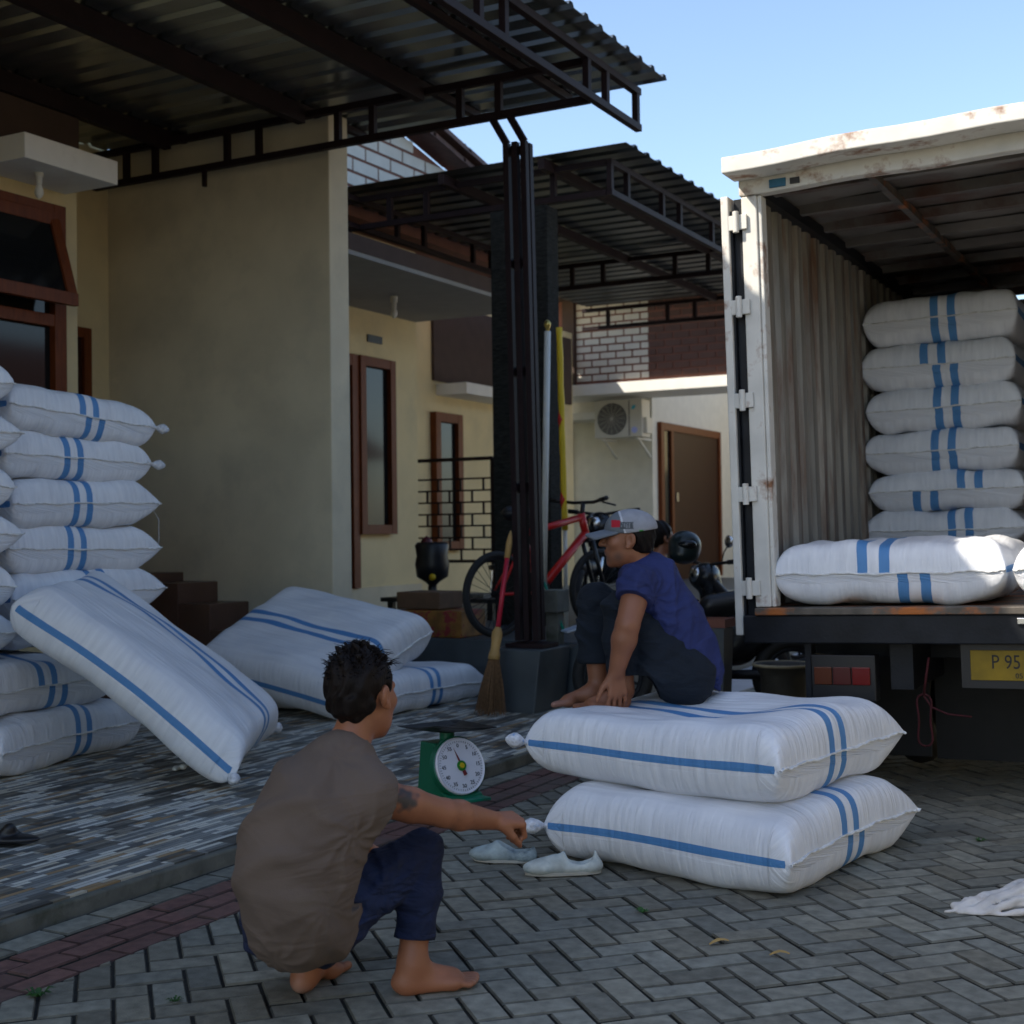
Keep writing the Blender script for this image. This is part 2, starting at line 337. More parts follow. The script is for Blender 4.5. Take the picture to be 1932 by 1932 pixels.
# mosaic porch
def mosaic():
    m = bpy.data.materials.new('split stone mosaic'); m.use_nodes = True; n = m.node_tree.nodes; l = m.node_tree.links
    b = n['Principled BSDF']; b.inputs['Roughness'].default_value = 0.5
    tc = n.new('ShaderNodeTexCoord'); sp = n.new('ShaderNodeSeparateXYZ'); cb = n.new('ShaderNodeCombineXYZ')
    l.new(tc.outputs['Object'], sp.inputs[0]); l.new(sp.outputs[1], cb.inputs[0]); l.new(sp.outputs[0], cb.inputs[1])
    def brick(w, h, off, mort):
        t = n.new('ShaderNodeTexBrick'); t.inputs['Scale'].default_value = 1.0; t.inputs['Brick Width'].default_value = w
        t.inputs['Row Height'].default_value = h; t.inputs['Mortar Size'].default_value = mort; t.inputs['Mortar Smooth'].default_value = 0.2
        t.inputs['Color1'].default_value = (0, 0, 0, 1); t.inputs['Color2'].default_value = (1, 1, 1, 1); t.inputs['Mortar'].default_value = (.5, .5, .5, 1)
        t.offset = off; l.new(cb.outputs[0], t.inputs['Vector']); return t
    t1 = brick(0.155, 0.0265, 0.37, 0.0014); t2 = brick(0.17, 0.106, 0.41, 0.0)
    r1 = n.new('ShaderNodeValToRGB'); r1.color_ramp.interpolation = 'CONSTANT'
    pal = [(0, (.74, .72, .62)), (.14, (.17, .185, .18)), (.27, (.58, .52, .40)), (.38, (.26, .275, .26)), (.5, (.40, .26, .12)), (.58, (.72, .71, .64)), (.7, (.11, .115, .11)), (.8, (.38, .38, .34)), (.9, (.24, .25, .235))]
    e = r1.color_ramp.elements; e[0].position = 0; e[0].color = (*pal[0][1], 1); e[1].position = pal[1][0]; e[1].color = (*pal[1][1], 1)
    for p, c in pal[2:]: x = e.new(p); x.color = (*c, 1)
    l.new(t1.outputs['Color'], r1.inputs[0])
    r2 = n.new('ShaderNodeValToRGB'); r2.color_ramp.interpolation = 'CONSTANT'; e = r2.color_ramp.elements; e[0].color = (0, 0, 0, 1); e[1].position = .80; e[1].color = (.95, .95, .95, 1)
    l.new(t2.outputs['Color'], r2.inputs[0])
    mx = n.new('ShaderNodeMix'); mx.data_type = 'RGBA'; l.new(r2.outputs[0], mx.inputs[0]); l.new(r1.outputs[0], mx.inputs[6]); mx.inputs[7].default_value = (.30, .28, .25, 1); mx.blend_type = 'MULTIPLY'
    m3 = n.new('ShaderNodeMix'); m3.data_type = 'RGBA'; l.new(t1.outputs['Fac'], m3.inputs[0]); l.new(mx.outputs[2], m3.inputs[6]); m3.inputs[7].default_value = (.05, .05, .045, 1)
    no = n.new('ShaderNodeTexNoise'); no.inputs['Scale'].default_value = 5; no.inputs['Detail'].default_value = 6; l.new(tc.outputs['Object'], no.inputs['Vector'])
    rr = n.new('ShaderNodeValToRGB'); rr.color_ramp.elements[0].position = .3; rr.color_ramp.elements[0].color = (.7, .7, .7, 1); rr.color_ramp.elements[1].position = .7; l.new(no.outputs[0], rr.inputs[0])
    m4 = n.new('ShaderNodeMix'); m4.data_type = 'RGBA'; m4.blend_type = 'MULTIPLY'; m4.inputs[0].default_value = 1; l.new(m3.outputs[2], m4.inputs[6]); l.new(rr.outputs[0], m4.inputs[7])
    l.new(m4.outputs[2], b.inputs['Base Color'])
    bp = n.new('ShaderNodeBump'); bp.inputs['Strength'].default_value = .6; bp.inputs['Distance'].default_value = .006; l.new(t1.outputs['Color'], bp.inputs['Height']); l.new(bp.outputs[0], b.inputs['Normal'])
    return m
tag(MB().box(-9.0, -3.50, -8, 8.94, -0.2, 0.06).build('porch_floor', mosaic()), kind='structure')
tag(MB().box(-3.50, -3.465, -8, 8.94, -0.2, 0.056).build('kerb', M_conc, bevel=0.008), kind='structure')
# raised carport of the next houses
tag(MB().box(-9.0, -4.0, 8.95, 22, -0.2, 0.46).build('carport_floor', M_ped, bevel=0.01), kind='structure')

# ------------------------------------------------------------------ canopies
def corrugated(name, x0, x1, y0, y1, z, m, pitch=0.22, hgt=0.028, parent=None, slope=0.0):
    prof = []; y = y0
    while y < y1:
        for dy, dz in ((0, 0), (0.135, 0), (0.155, hgt), (0.195, hgt), (0.215, 0)):
            if y + dy * pitch / .22 <= y1: prof.append((y + dy * pitch / .22, dz))
        y += pitch
    t = 0.0012; v = []; f = []; n = len(prof)
    for x, zz in ((x0, z), (x1, z + slope)):
        for (yy, dz) in prof: v.append((x, yy, zz + dz))
    for x, zz in ((x0, z + t), (x1, z + slope + t)):
        for (yy, dz) in prof: v.append((x, yy, zz + dz))
    for i in range(n - 1):
        f.append((i, i + 1, n + i + 1, n + i)); f.append((2 * n + i, 3 * n + i, 3 * n + i + 1, 2 * n + i + 1))
        f.append((n + i, n + i + 1, 3 * n + i + 1, 3 * n + i)); f.append((i, 2 * n + i, 2 * n + i + 1, i + 1))
    b = MB(); b.v = v; b.f = f
    return b.build(name, m, parent)
def truss_x(b, y, x0, x1, zl, zu, xs, w=0.05):
    b.bar((x0, y, zl), (x1, y, zl), w, w); b.bar((x0, y, zu), (x1, y, zu), w, w)
    for x in xs: b.bar((x, y, zl + w / 2), (x, y, zu - w / 2), w * .98, w * .9)
def truss_y(b, x, y0, y1, zl, zu, ys, w=0.05):
    b.bar((x, y0, zl), (x, y1, zl), w, w); b.bar((x, y0, zu), (x, y1, zu), w, w)
    for y in ys: b.bar((x, y, zl + w / 2), (x, y, zu - w / 2), w * .9, w * .98)
ZL, ZU = 4.165, 4.425
c1 = empty('carport_canopy', (-5, 4, 0), 'large corrugated canopy on dark steel trusses over the near porch', 'canopy')
corrugated('roof_sheet', -8.28, -3.55, -7.0, 9.17, 4.505, M_sheet, parent=c1)
b = MB(); ys = []
for k in range(8):
    base = 8.40 - k * 1.45; ys += [base, base - .30]
truss_y(b, -3.74, -6.9, 8.98, ZL, ZU, [8.93] + [y for y in ys if y > -6.8])
b.build('fascia_truss', M_steel, c1, bevel=0.003)
b = MB(); xs = []
for k in range(4):
    xs += [-4.46 - k * 1.05, -4.77 - k * 1.05]
truss_x(b, 8.2, -8.28, -3.77, ZL, ZU, xs); b.build('cross_truss', M_steel, c1, bevel=0.003)
b = MB(); truss_x(b, 2.2, -7.2, -3.77, ZL, ZU, xs); b.build('cross_truss', M_steel, c1)
for x in (-5.08, -6.13, -7.45, -4.30):
    w = .10 if x != -4.30 else .04
    MB().bar((x, -6.9, 4.475), (x, 9.0, 4.475), .05, .05).build('purlin', M_steel, c1)
    if w > .05: MB().bar((x, -6.9, 4.40), (x, 8.17, 4.40), .07, .09).build('rafter', M_steel, c1)
MB().bar((-7.05, 8.14, 4.00), (-7.05, 8.14, 4.14), .03, .03).build('bracket', M_steel, c1)
# post of slim tubes, leaning a little
b = MB()
for dx in (-.068, 0, .068): b.bar((-4.285 + dx, 8.2, .53), (-4.335 + dx, 8.2, 3.96), .042, .05)
for dx in (-.06, .06): b.bar((-4.285 + dx, 8.28, .53), (-4.335 + dx, 8.28, 3.96), .045, .05)
for z in (.7, 1.55, 2.35, 3.1, 3.88):
    xx = -4.285 - .05 * (z - .53) / 3.43; b.box(xx - .06, xx + .06, 8.226, 8.255, z, z + .06)
for dx in (-.068, .068): b.bar((-4.335 + dx, 8.2, 3.96), (-4.44 + dx, 8.2, 4.14), .045, .045)
b.box(-4.42, -4.13, 8.12, 8.36, .485, .515)
b.build('post', M_steel, c1, bevel=0.003)
tag(MB().prism([(-4.44, 8.02, .0), (-4.16, 8.02, .0), (-4.10, 8.02, .484), (-4.50, 8.02, .484)], (0, .47, 0)).build('post_pedestal', M_ped, bevel=0.01),
    'dark tapered concrete block under the canopy post, behind the broom', 'pedestal')
c2 = empty('carport_canopy', (-6, 13, 0), 'second corrugated canopy, farther back behind the steel post', 'canopy')
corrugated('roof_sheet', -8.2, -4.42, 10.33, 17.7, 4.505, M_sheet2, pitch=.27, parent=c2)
b = MB(); truss_y(b, -4.66, 10.52, 17.6, ZL, ZU, [10.54, 10.90, 11.72, 12.17, 13.07, 13.5, 14.4, 14.9, 15.8, 16.2, 17.1]); b.build('fascia_truss', M_steel, c2)
for yy in (10.54, 14.46, 17.5):
    b = MB(); truss_x(b, yy, -8.2, -4.69, ZL, ZU, [-5.2, -5.6, -6.5, -6.9, -7.8]); b.build('cross_truss', M_steel, c2)
b = MB(); truss_y(b, -7.25, 10.34, 14.4, ZL, ZU, [11.2, 11.7, 12.7, 13.1]); b.build('inner_truss', M_steel, c2)
for x in (-5.2, -6.2): MB().bar((x, 10.3, 4.43), (x, 17.5, 4.43), .06, .09).build('purlin', M_steel, c2)
pil = tag(MB().box(-5.76, -5.20, 10.4, 10.62, .46, 4.1).build('stone_pillar', M_slate, bevel=0.01), 'dark stone clad pillar carrying the second canopy behind the steel post', 'pillar')

# ------------------------------------------------------------------ first house
def window(parent, x, y0, y1, z0, z1, fw=.08, kids=(), m=M_wood, pane=True):
    b = MB(); t = .09
    b.box(x, x + t, y0, y0 + fw, z0, z1).box(x, x + t, y1 - fw, y1, z0, z1).box(x + .001, x + t - .002, y0 + fw, y1 - fw, z1 - fw, z1).box(x + .001, x + t - .002, y0 + fw, y1 - fw, z0, z0 + fw)
    for k in kids: b.box(x + .002, x + t - .004, y0 + fw, y1 - fw, k, k + fw * .8)
    w = b.build('window', m, parent, bevel=.004)
    if pane: MB().box(x + .03, x + .036, y0 + fw, y1 - fw, z0 + fw, z1 - fw).build('pane', M_glass, w)
    return w
shade_w = empty('house', (-9, 0, 0), 'unseen cream side wall added to darken the near carport', 'house')
MB().box(-12, -5.8, 1.2, 1.45, 0, 4.45).build('side_wall', M_creamdirty, shade_w)  # out of view, added to cut light inside the carport
h1 = empty('house', (-9, 5, 0), 'cream house behind the sack stacks, brown window and white eave slab', 'house')
b = MB(); b.box(-12, -7.5, -6, 7.25, .0, 4.9); b.build('wall', M_cream, h1)
MB().box(-14, -7.75, -6, 8.36, 4.901, 8.9).build('sun_blocker', M_cream, h1)  # invented unseen storey, keeps sun off the pillar and second canopy truss
MB().box(-12, -8.3, 7.25, 8.37, 0, 4.9).build('recess_wall', M_cream, h1)
MB().box(-12, -6.03, 8.37, 8.62, 0, 4.50).build('side_wall', M_creamdirty, h1, bevel=.01)
MB().box(-7.498, -7.46, -6, 7.24, 4.02, 4.88).build('upper_band', M_darkwall, h1)
MB().box(-7.498, -6.98, 5.0 + 1.3, 7.14, 3.78, 3.95).build('eave_slab', M_white, h1, bevel=.006)
w = window(h1, -7.497, 5.2, 7.06, 1.2, 3.66, .11, kids=(2.78,))
hop = MB()
p0 = Vector((-7.42, 6.95, 3.55)); p1 = Vector((-7.24, 6.95, 2.96)); q0 = Vector((-7.42, 6.1, 3.55)); q1 = Vector((-7.24, 6.1, 2.96))
hop.bar(p0, p1, .09, .045).bar(q0, q1, .09, .045).bar(p0, q0, .05, .09).bar(p1 + Vector((0, .04, 0)), q1, .05, .09)
ho = hop.build('sash', M_wood, w, bevel=.003)
MB().prism([p0, p1, q1, q0], (.006, 0, 0)).build('pane', M_glass, ho)
d = MB().box(-8.298, -8.22, 7.28, 7.36, 1.0, 2.98).box(-8.298, -8.22, 8.02, 8.10, 1.0, 2.98).box(-8.297, -8.222, 7.36, 8.02, 2.90, 2.98).build('door_frame', M_wood, h1)
MB().box(-8.29, -8.25, 7.36, 8.02, 1.0, 2.90).build('door', M_dwood, h1)
MB().box(-8.28, -7.5, 7.26, 8.36, .0, .985).build('landing', M_browntile, h1)
for k, (xr, zt) in enumerate(((-7.14, .915), (-6.83, .76), (-6.59, .565), (-6.33, .40), (-6.07, .23))):
    MB().box(-7.498, xr, 7.90 + .004 * k, 8.36, .061, zt - .001 * k).build('stair_step', M_browntile, h1, bevel=.008)
MB().prism([(-14.4, -6.4, 8.901), (-7.3, -6.4, 8.901), (-10.8, -6.4, 10.2)], (0, 15.0, 0)).build('roof', M_darkwall, h1)
bl = empty('light_bulb', (-7.2, 6.62, 3.6), 'white bulb hanging under the white eave slab of the near house', 'light bulb')
MB().lathe((-7.2, 6.62, 3.6), [(.002, 0), (.02, .012), (.031, .035), (.030, .06), (.018, .09), (.015, .10)]).build('bulb', M_dullwhite, bl, smooth=True)
MB().lathe((-7.2, 6.62, 3.6), [(.018, .10), (.022, .105), (.022, .15), (.03, .152), (.03, .18)]).build('socket', M_dullwhite, bl, smooth=True)

# ------------------------------------------------------------------ second house
M_wbrick = mat('white painted relief brick', (0.62, 0.60, 0.54), 0.8, var=0.06, bump=.05)
M_bbrick = mat('dark brown relief brick', (0.10, 0.05, 0.04), 0.7, var=0.12, bump=.05)
M_mort = mat('reddish brown joint', (0.20, 0.085, 0.06), 0.85, var=0.1)
def brickpanel(parent, face, a0, a1, z0, z1, at, bw=.40, bh=.115, mt=.028, m=M_wbrick, name='brick_relief', th=.012, inset=None):
    b = MB(); r = 0; z = z0
    while z + bh <= z1 + .001:
        x = a0 - (bw + mt) * (.5 if r % 2 else 0)
        while x < a1:
            l, h = max(x, a0), min(x + bw, a1)
            if h - l > .03 and (inset is None or inset(l, h, z + bh)):
                if face == 'x': b.box(at, at + th, l, h, z, z + bh)
                else: b.box(l, h, at - th, at, z, z + bh)
            x += bw + mt
        z += bh + mt; r += 1
    return b.build(name, m, parent)
h2 = empty('house', (-10, 12, 0), 'cream house under the second canopy, tall brown window beside the side wall', 'house')
MB().box(-12.5, -8.0, 8.63, 12.72, .3, 4.4).build('wall', M_cream, h2)
MB().box(-12.5, -9.1, 12.72, 14.04, .3, 4.4).build('recess_wall', M_cream, h2)
MB().box(-8.0, -7.965, 8.63, 12.72, .461, .72).build('plinth', M_creamdirty, h2)
MB().box(-7.998, -6.5, 8.64, 12.7, 3.62, 3.66).build('soffit_slab', M_grey, h2)
MB().box(-7.998, -6.49, 8.64, 12.7, 3.661, 3.80).build('soffit_beam', M_darkwall, h2)
window(h2, -7.998, 11.50, 12.16, 1.27, 3.12, .10)
MB().box(-7.997, -7.93, 11.38, 11.499, .72, 3.12).box(-7.997, -7.93, 10.3, 10.42, .72, 3.12).box(-7.996, -7.932, 10.42, 11.38, 3.0, 3.12).build('door_frame', M_wood, h2, bevel=.004)
MB().box(-7.995, -7.96, 10.42, 11.38, .72, 3.0).build('door', M_dwood, h2)
MB().box(-7.999, -7.985, 11.75, 12.02, 3.29, 3.37).build('vent', M_black, h2)
# gable with relief brick above the canopy
MB().prism([(-8.2, 8.63, 4.4), (-8.2, 15.4, 4.4), (-8.2, 15.4, 4.72), (-8.2, 8.63, 6.07)], (.6, 0, 0)).build('gable_wall', M_mort, h2)
brickpanel(h2, 'x', 8.7, 15.3, 4.56, 6.05, -7.6, .42, .115, .03, inset=lambda l, h, z: z < 5.50 - .18 * (h - 11.6) + .06)
b = MB()
for k in range(9):                                   # stepped tile courses following the falling roof edge
    y = 9.6 + k * .62; zt = 5.76 - .20 * (y - 11.0) * 1.0
    b.bar((-7.45, y, zt + .02), (-7.45, y + .66, zt - .12), .34, .05); b.bar((-7.50, y, zt - .07), (-7.50, y + .66, zt - .21), .30, .05)
    b.bar((-7.40, y + .60, zt - .08), (-7.40, y + .68, zt - .06), .10, .09)
M_rtile = mat('dark red roof tile', (0.11, 0.05, 0.042), 0.6, var=0.25, scale=9)
b.build('roof_edge', M_rtile, h2)
bl = empty('light_bulb', (-7.3, 11.2, 3.4), 'bulb hanging below the grey soffit in front of the tall brown window', 'light bulb')
MB().lathe((-7.3, 11.2, 3.40), [(.002, 0), (.022, .012), (.034, .04), (.030, .07), (.018, .10)]).build('bulb', M_dullwhite, bl, smooth=True)
MB().lathe((-7.3, 11.2, 3.40), [(.018, .10), (.024, .105), (.024, .16), (.035, .162), (.035, .219)]).build('socket', M_dullwhite, bl, smooth=True)
# party wall and third house front seen behind the gate
h3 = empty('house', (-10, 17, 0), 'third house with a white eave ledge, glimpsed behind the grid gate', 'house')
MB().box(-9.5, -8.86, 14.05, 14.25, .3, 4.3).build('party_wall', M_cream, h3)
MB().box(-12.5, -8.9, 14.26, 18.6, .3, 4.3).build('wall', M_cream, h3)
MB().box(-8.899, -8.45, 14.6, 16.2, 3.02, 3.16).build('eave_slab', M_white, h3)
MB().box(-8.899, -8.86, 14.5, 18.5, 3.2, 4.2).build('upper_band', M_darkwall, h3)
window(h3, -8.898, 14.45, 15.12, 1.05, 2.80, .12)
# gate
g = empty('grid_gate', (-8.2, 13.5, .46), 'black metal gate of brick pattern bars beside the dark pillar', 'gate')
b = MB(); gx0, gx1, gy = -8.62, -7.42, 13.4
b.bar((gx0, gy, .5), (gx0, gy, 2.12), .05).bar((gx1, gy, .5), (gx1, gy, 2.12), .05).bar((gx0, gy, 2.12), (gx1, gy, 2.12), .04).bar((gx0, gy, .95), (gx1, gy, .95), .035)
b.build('gate_frame', M_steel, g)
b = MB(); zz = [.95 + i * .135 for i in range(8)]
for i, z in enumerate(zz):
    b.bar((gx0, gy, z), (gx1, gy, z), .02)
    for k in range(4):
        x = gx0 + .17 + k * .30 + (.15 if i % 2 else 0)
        if x < gx1 and i < 7: b.bar((x, gy, z), (x, gy, z + .135), .02)
b.bar((gx0 + .12, gy, .95), (gx0 + .12, gy, 2.1), .02).build('bars', M_steel, g)
for z in (1.86, .62): MB().box(gx0 - .14, gx0 - .03, gy - .03, gy + .03, z, z + .1).build('hinge', M_steel, g)

# ------------------------------------------------------------------ building at the end of the road
K = 1.19
def S(x, z): return x * K, EYE + (z - EYE) * K
eb = empty('house', (-9, 21, 0), 'end house with white and brown brick parapet, white ledge and wall fan unit', 'house')
YE = 16 * K
MB().box(-9.9, -8.19, YE + 1.0, YE + 8, .0, 4.6).build('wall', M_cream2, eb)
b = MB().box(-9.9, -4.6, YE, YE + 1.02, 3.39, 3.56); b.build('ledge', M_white, eb, bevel=.01)
MB().box(-9.9, -8.9, YE + .45, YE + 1.01, 3.05, 3.17).build('ledge', M_white, eb, bevel=.01)
MB().box(-9.9, -4.6, YE + .12, YE + 1.02, 3.561, 4.9).build('parapet', M_mort, eb)
brickpanel(eb, 'y', -9.08, -7.87, 3.62, 4.85, YE + .12, .245, .085, .028, name='white_brick')
brickpanel(eb, 'y', -7.86, -4.6, 3.62, 4.85, YE + .12, .245, .085, .028, m=M_bbrick, name='brown_brick')
MB().box(-9.9, -4.4, YE - 1.08, YE + 1.1, 4.901, 4.98).build('shade_overhang', M_darkwall, eb)  # added out of view, reach set to keep the bricks in shade
b = MB().box(-9.3, -9.1, YE + .05, YE + .119, 3.57, 4.9); b.build('corner_strip', M_darkwall, eb)
xw = -8.189
MB().box(xw, xw + .07, 20.25, 20.37, .46, 3.02).box(xw, xw + .07, 23.0, 23.1, .46, 3.02).box(xw + .001, xw + .068, 20.37, 23.0, 2.9, 3.02).box(xw, xw + .068, 20.70, 20.80, .46, 2.9).build('door_frame', M_wood, eb)
dr = MB().box(xw + .01, xw + .04, 20.80, 23.0, .46, 2.9).build('door', M_dwood, eb)
MB().box(xw + .01, xw + .03, 20.37, 20.70, .46, 2.9).build('side_light', M_glass, eb)
MB().box(xw + .04, xw + .07, 20.9, 20.98, 1.75, 1.9).build('handle', M_chrome, dr)
MB().box(-9.88, -9.6, YE + .97, YE + .999, .5, 2.95).build('window_frame', M_wood, eb)
MB().box(-9.899, -9.66, YE + .96, YE + .968, .5, 2.8).build('pane', M_glass, eb)
MB().box(-8.0, -4.0, 24.5, 25, 0, 4.4).build('back_wall', M_cream, eb)
M_ac = mat('ivory enamel', (0.62, 0.60, 0.52), 0.45, var=.04)
M_fan = mat('fan grille dark', (0.075, 0.075, 0.072), 0.6, var=.05)
ac = empty('air_conditioner', (-8.5, YE + .2, 2.74), 'ivory outdoor fan unit on a bracket under the white ledge', 'air conditioner')
ax0, ax1, ay0, ay1, az0, az1 = -8.93, -8.12, YE + .42, YE + .75, 2.74, 3.335
MB().box(ax0, ax1, ay0, ay1, az0, az1).build('casing', M_ac, ac, bevel=.012)
cx, cz = ax0 + .30, (az0 + az1) / 2
fo = MB().lathe((cx, ay0 - .001, cz), [(.005, .002), (.235, .002), (.245, .012), (.250, .0)], axis=(0, -1, 0)).build('fan_grille', M_fan, ac)
b = MB()
for k in range(1, 10): b.torus((cx, ay0 - .016, cz), (0, 1, 0), .025 * k, .0018, 32, 4)
for k in range(8):
    a = k * math.pi / 8; b.bar((cx - .24 * math.cos(a), ay0 - .017, cz - .24 * math.sin(a)), (cx + .24 * math.cos(a), ay0 - .017, cz + .24 * math.sin(a)), .004)
b.build('guard', M_ac, fo)
MB().box(ax0 + .585, ax0 + .60, ay0 - .003, ay0, az0 + .02, az1 - .02).build('panel_seam', M_fan, ac)
M_cy = mat('cyan print', (0.05, 0.45, 0.6), .5, var=0); M_lil = mat('lilac sticker', (0.40, 0.45, 0.8), .5, var=0)
MB().prism([(ax0 + .63, ay0 - .001, az1 - .16), (ax0 + .68, ay0 - .001, az1 - .16), (ax0 + .71, ay0 - .001, az1 - .10), (ax0 + .65, ay0 - .001, az1 - .10)], (0, -.003, 0)).build('emblem', M_cy, ac)
MB().lathe((ax0 + .68, ay0 - .001, az0 + .11), [(.001, .003), (.05, .003), (.05, 0)], axis=(0, -1, 0)).build('sticker', M_lil, ac)
MB().box(ax1, ax1 + .06, ay0 + .05, ay1 - .05, az0 + .06, az0 + .3).build('valve_cover', M_ac, ac)
for q in (ax0 + .12, ax1 - .1): MB().bar((q, ay0 + .02, az0 - .02), (q, YE + 1, az0 - .02), .03).bar((q, ay0 + .1, az0 - .03), (q, YE + 1, az0 - .3), .025).build('bracket', M_dullwhite, ac)

# ------------------------------------------------------------------ houses across the road (outside the frame: they shade and reflect)
ho_ = empty('house', (10, 5, 0), 'cream house with brown roof across the road', 'house')
MB().box(7.5, 13, -9, 34, 0, 3.6).build('wall', M_cream, ho_)
MB().prism([(6.6, -9.4, 3.55), (13.8, -9.4, 3.55), (10.2, -9.4, 5.9)], (0, 44, 0)).build('roof', mat('brown tiles', (.16, .07, .05), .7, var=.2), ho_)
#%%PART2
# ------------------------------------------------------------------ box truck
tr = empty('box_truck', (-.93, 6.11, 0), 'white box truck, rear open, rusty sill and folded back door', 'truck')
tr.rotation_euler = (0, -.022, 0); bpy.context.view_layer.update()
def T(b, name, m, parent=None, bevel=0.0, smooth=False): return b.build(name, m, parent or tr, bevel, smooth, keep=False)
# header with a slight camber
def camber(y0, y1, z0, z1, x0=-1.07, x1=1.07, n=16, amp=.035):
    b = MB(); P = []
    for i in range(n + 1):
        x = x0 + (x1 - x0) * i / n; dz = amp * (1 - ((x) / 1.07) ** 2) + .004 * math.sin(x * 9)
        P.append((x, dz))
    v = []; f = []
    for (x, dz) in P: v += [(x, y0, z0 + dz), (x, y1, z0 + dz), (x, y1, z1 + dz), (x, y0, z1 + dz)]
    for i in range(n):
        for k in range(4): f.append((4 * i + k, 4 * i + (k + 1) % 4, 4 * i + 4 + (k + 1) % 4, 4 * i + 4 + k))
    f += [(0, 3, 2, 1), (4 * n, 4 * n + 1, 4 * n + 2, 4 * n + 3)]
    return b.add(v, f)
T(camber(-.18, .0, 2.935, 3.01, amp=.016), 'rain_gutter', M_truckwhite, bevel=.006)
T(camber(.0, .07, 2.865, 2.985, -1.05, 1.05, amp=.010), 'header_beam', M_truckwhite, bevel=.006)
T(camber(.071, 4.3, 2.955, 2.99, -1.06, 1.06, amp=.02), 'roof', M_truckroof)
b = MB()
for k in range(9): b.box(-.99, .99, .25 + k * .46, .30 + k * .46, 2.91, 2.963)
T(b, 'roof_ribs', M_truckroof)
T(MB().bar((-.45, .08, 2.90), (-.45, 4.2, 2.90), .035, .04), 'roof_rail', M_rust)
for q0 in (-.80, .35, .55): T(MB().box(q0, q0 + .045, -.008, -.0005, 2.885, 2.913), 'header_bolt', M_black)
T(MB().box(-.90, -.82, -.008, -.0005, 2.88, 2.92), 'side_marker', mat('blue lens', (.01, .12, .22), .3), bevel=.003)
for sgn in (-1, 1):
    b = MB(); b.box(*sorted((sgn * 1.04, sgn * .965)), 0, .07, .93, 2.86); b.box(*sorted((sgn * .965, sgn * .945)), .012, .09, .93, 2.86)
    T(b, 'rear_post', M_truckwhite, bevel=.006)
    T(MB().box(*sorted((sgn * 1.085, sgn * 1.041)), .03, .07, .80, 2.86), 'door_channel', M_truckdark)
def ribwall(x, out, m, name, zt=2.95, zb=.93, y0=.09, y1=4.25):
    v = []; f = []; P = []; y = y0
    while y < y1:
        for dy, dx in ((0, 0), (.075, 0), (.095, .032), (.155, .032), (.175, 0)):
            if y + dy < y1: P.append((y + dy, dx))
        y += .175
    n = len(P)
    for z in (zb, zt):
        for (yy, dx) in P: v.append((x + out * dx, yy, z))
        for (yy, dx) in P: v.append((x + out * (.036), yy, z))
    for i in range(n - 1):
        f.append((i, i + 1, 2 * n + i + 1, 2 * n + i)); f.append((n + i, 3 * n + i, 3 * n + i + 1, n + i + 1))
    return T(MB().add(v, f), name, m)
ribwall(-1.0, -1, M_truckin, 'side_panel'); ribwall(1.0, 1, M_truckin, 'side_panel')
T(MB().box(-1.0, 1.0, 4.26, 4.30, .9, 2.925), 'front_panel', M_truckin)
T(MB().box(-1.06, 1.06, .071, 4.3, .86, .925), 'cargo_floor', M_rust)
T(MB().box(-1.035, -.96, .10, 4.25, 2.875, 2.935).box(.96, 1.035, .10, 4.25, 2.875, 2.935), 'roof_edge_rail', M_truckdark)
T(MB().box(-1.03, 1.07, -.05, .07, .895, .928), 'sill_plate', M_rust, bevel=.004)
b = MB().box(-1.09, 1.09, -.035, .07, .765, .894); T(b, 'rear_beam', M_truckdark, bevel=.006)
for q0 in (.12, .44): T(MB().box(q0, q0 + .07, -.052, -.036, .852, .880), 'latch_plate', M_chrome, bevel=.003)
# folded back door with five hinges
dr = T(MB().box(-1.135, -1.097, -.02, .98, .80, 2.87), 'door', M_truckwhite, bevel=.006)
T(MB().box(-1.096, -1.087, .0, .96, .86, 2.80), 'door_skin', M_truckdark, dr)
for z in (1.02, 1.46, 1.90, 2.34, 2.74):
    b = MB().box(-1.10, -1.01, -.018, -.004, z - .035, z + .035).tube([(-1.06, -.026, z - .05), (-1.06, -.026, z + .05)], .015, 10)
    T(b, 'hinge', M_truckwhite, bevel=.003)
# chassis
T(MB().box(-.45, -.35, .1, 6.6, .55, .76).box(.35, .45, .1, 6.6, .55, .76).box(-.9, .9, .5, .6, .66, .76).box(-.9, .9, 2.2, 2.3, .66, .76), 'chassis_rail', M_truckdark)
for q0 in (-.82, .79): T(MB().box(q0, q0 + .03, .02, .10, .32, .764), 'lamp_bracket', M_truckdark)
for sgn in (-1, 1):
    x0, x1 = sorted((sgn * .80, sgn * .50))
    lp = T(MB().box(x0, x1, .02, .10, .50, .71), 'tail_lamp', M_black, bevel=.006)
    n = (x1 - x0 - .04) / 3
    for i, m in enumerate((M_amber, M_tail2, M_tail)):
        q = x0 + .02 + i * n; T(MB().box(q + .003, q + n - .003, .008, .02, .575, .655), 'lens', m, lp, bevel=.003)
pl = T(MB().box(-.09, .35, .03, .036, .605, .735), 'number_plate', M_plate, bevel=.002)
T(MB().box(-.13, .39, .037, .05, .57, .765), 'plate_bracket', M_black)
text('P 9514 Q', .075, M_ink, 'plate_lettering', pl, tr.matrix_world @ Matrix.Translation((.13, .029, .682)) @ Matrix.Rotation(math.pi / 2, 4, 'X') @ Matrix.Diagonal((.92, 1.15, 1, 1)), .0008)
text('05 21', .032, M_ink, 'plate_lettering', pl, tr.matrix_world @ Matrix.Translation((.13, .0285, .625)) @ Matrix.Rotation(math.pi / 2, 4, 'X'), .0008)
M_dim = mat('faded print', (.10, .10, .10), .7, var=.2)
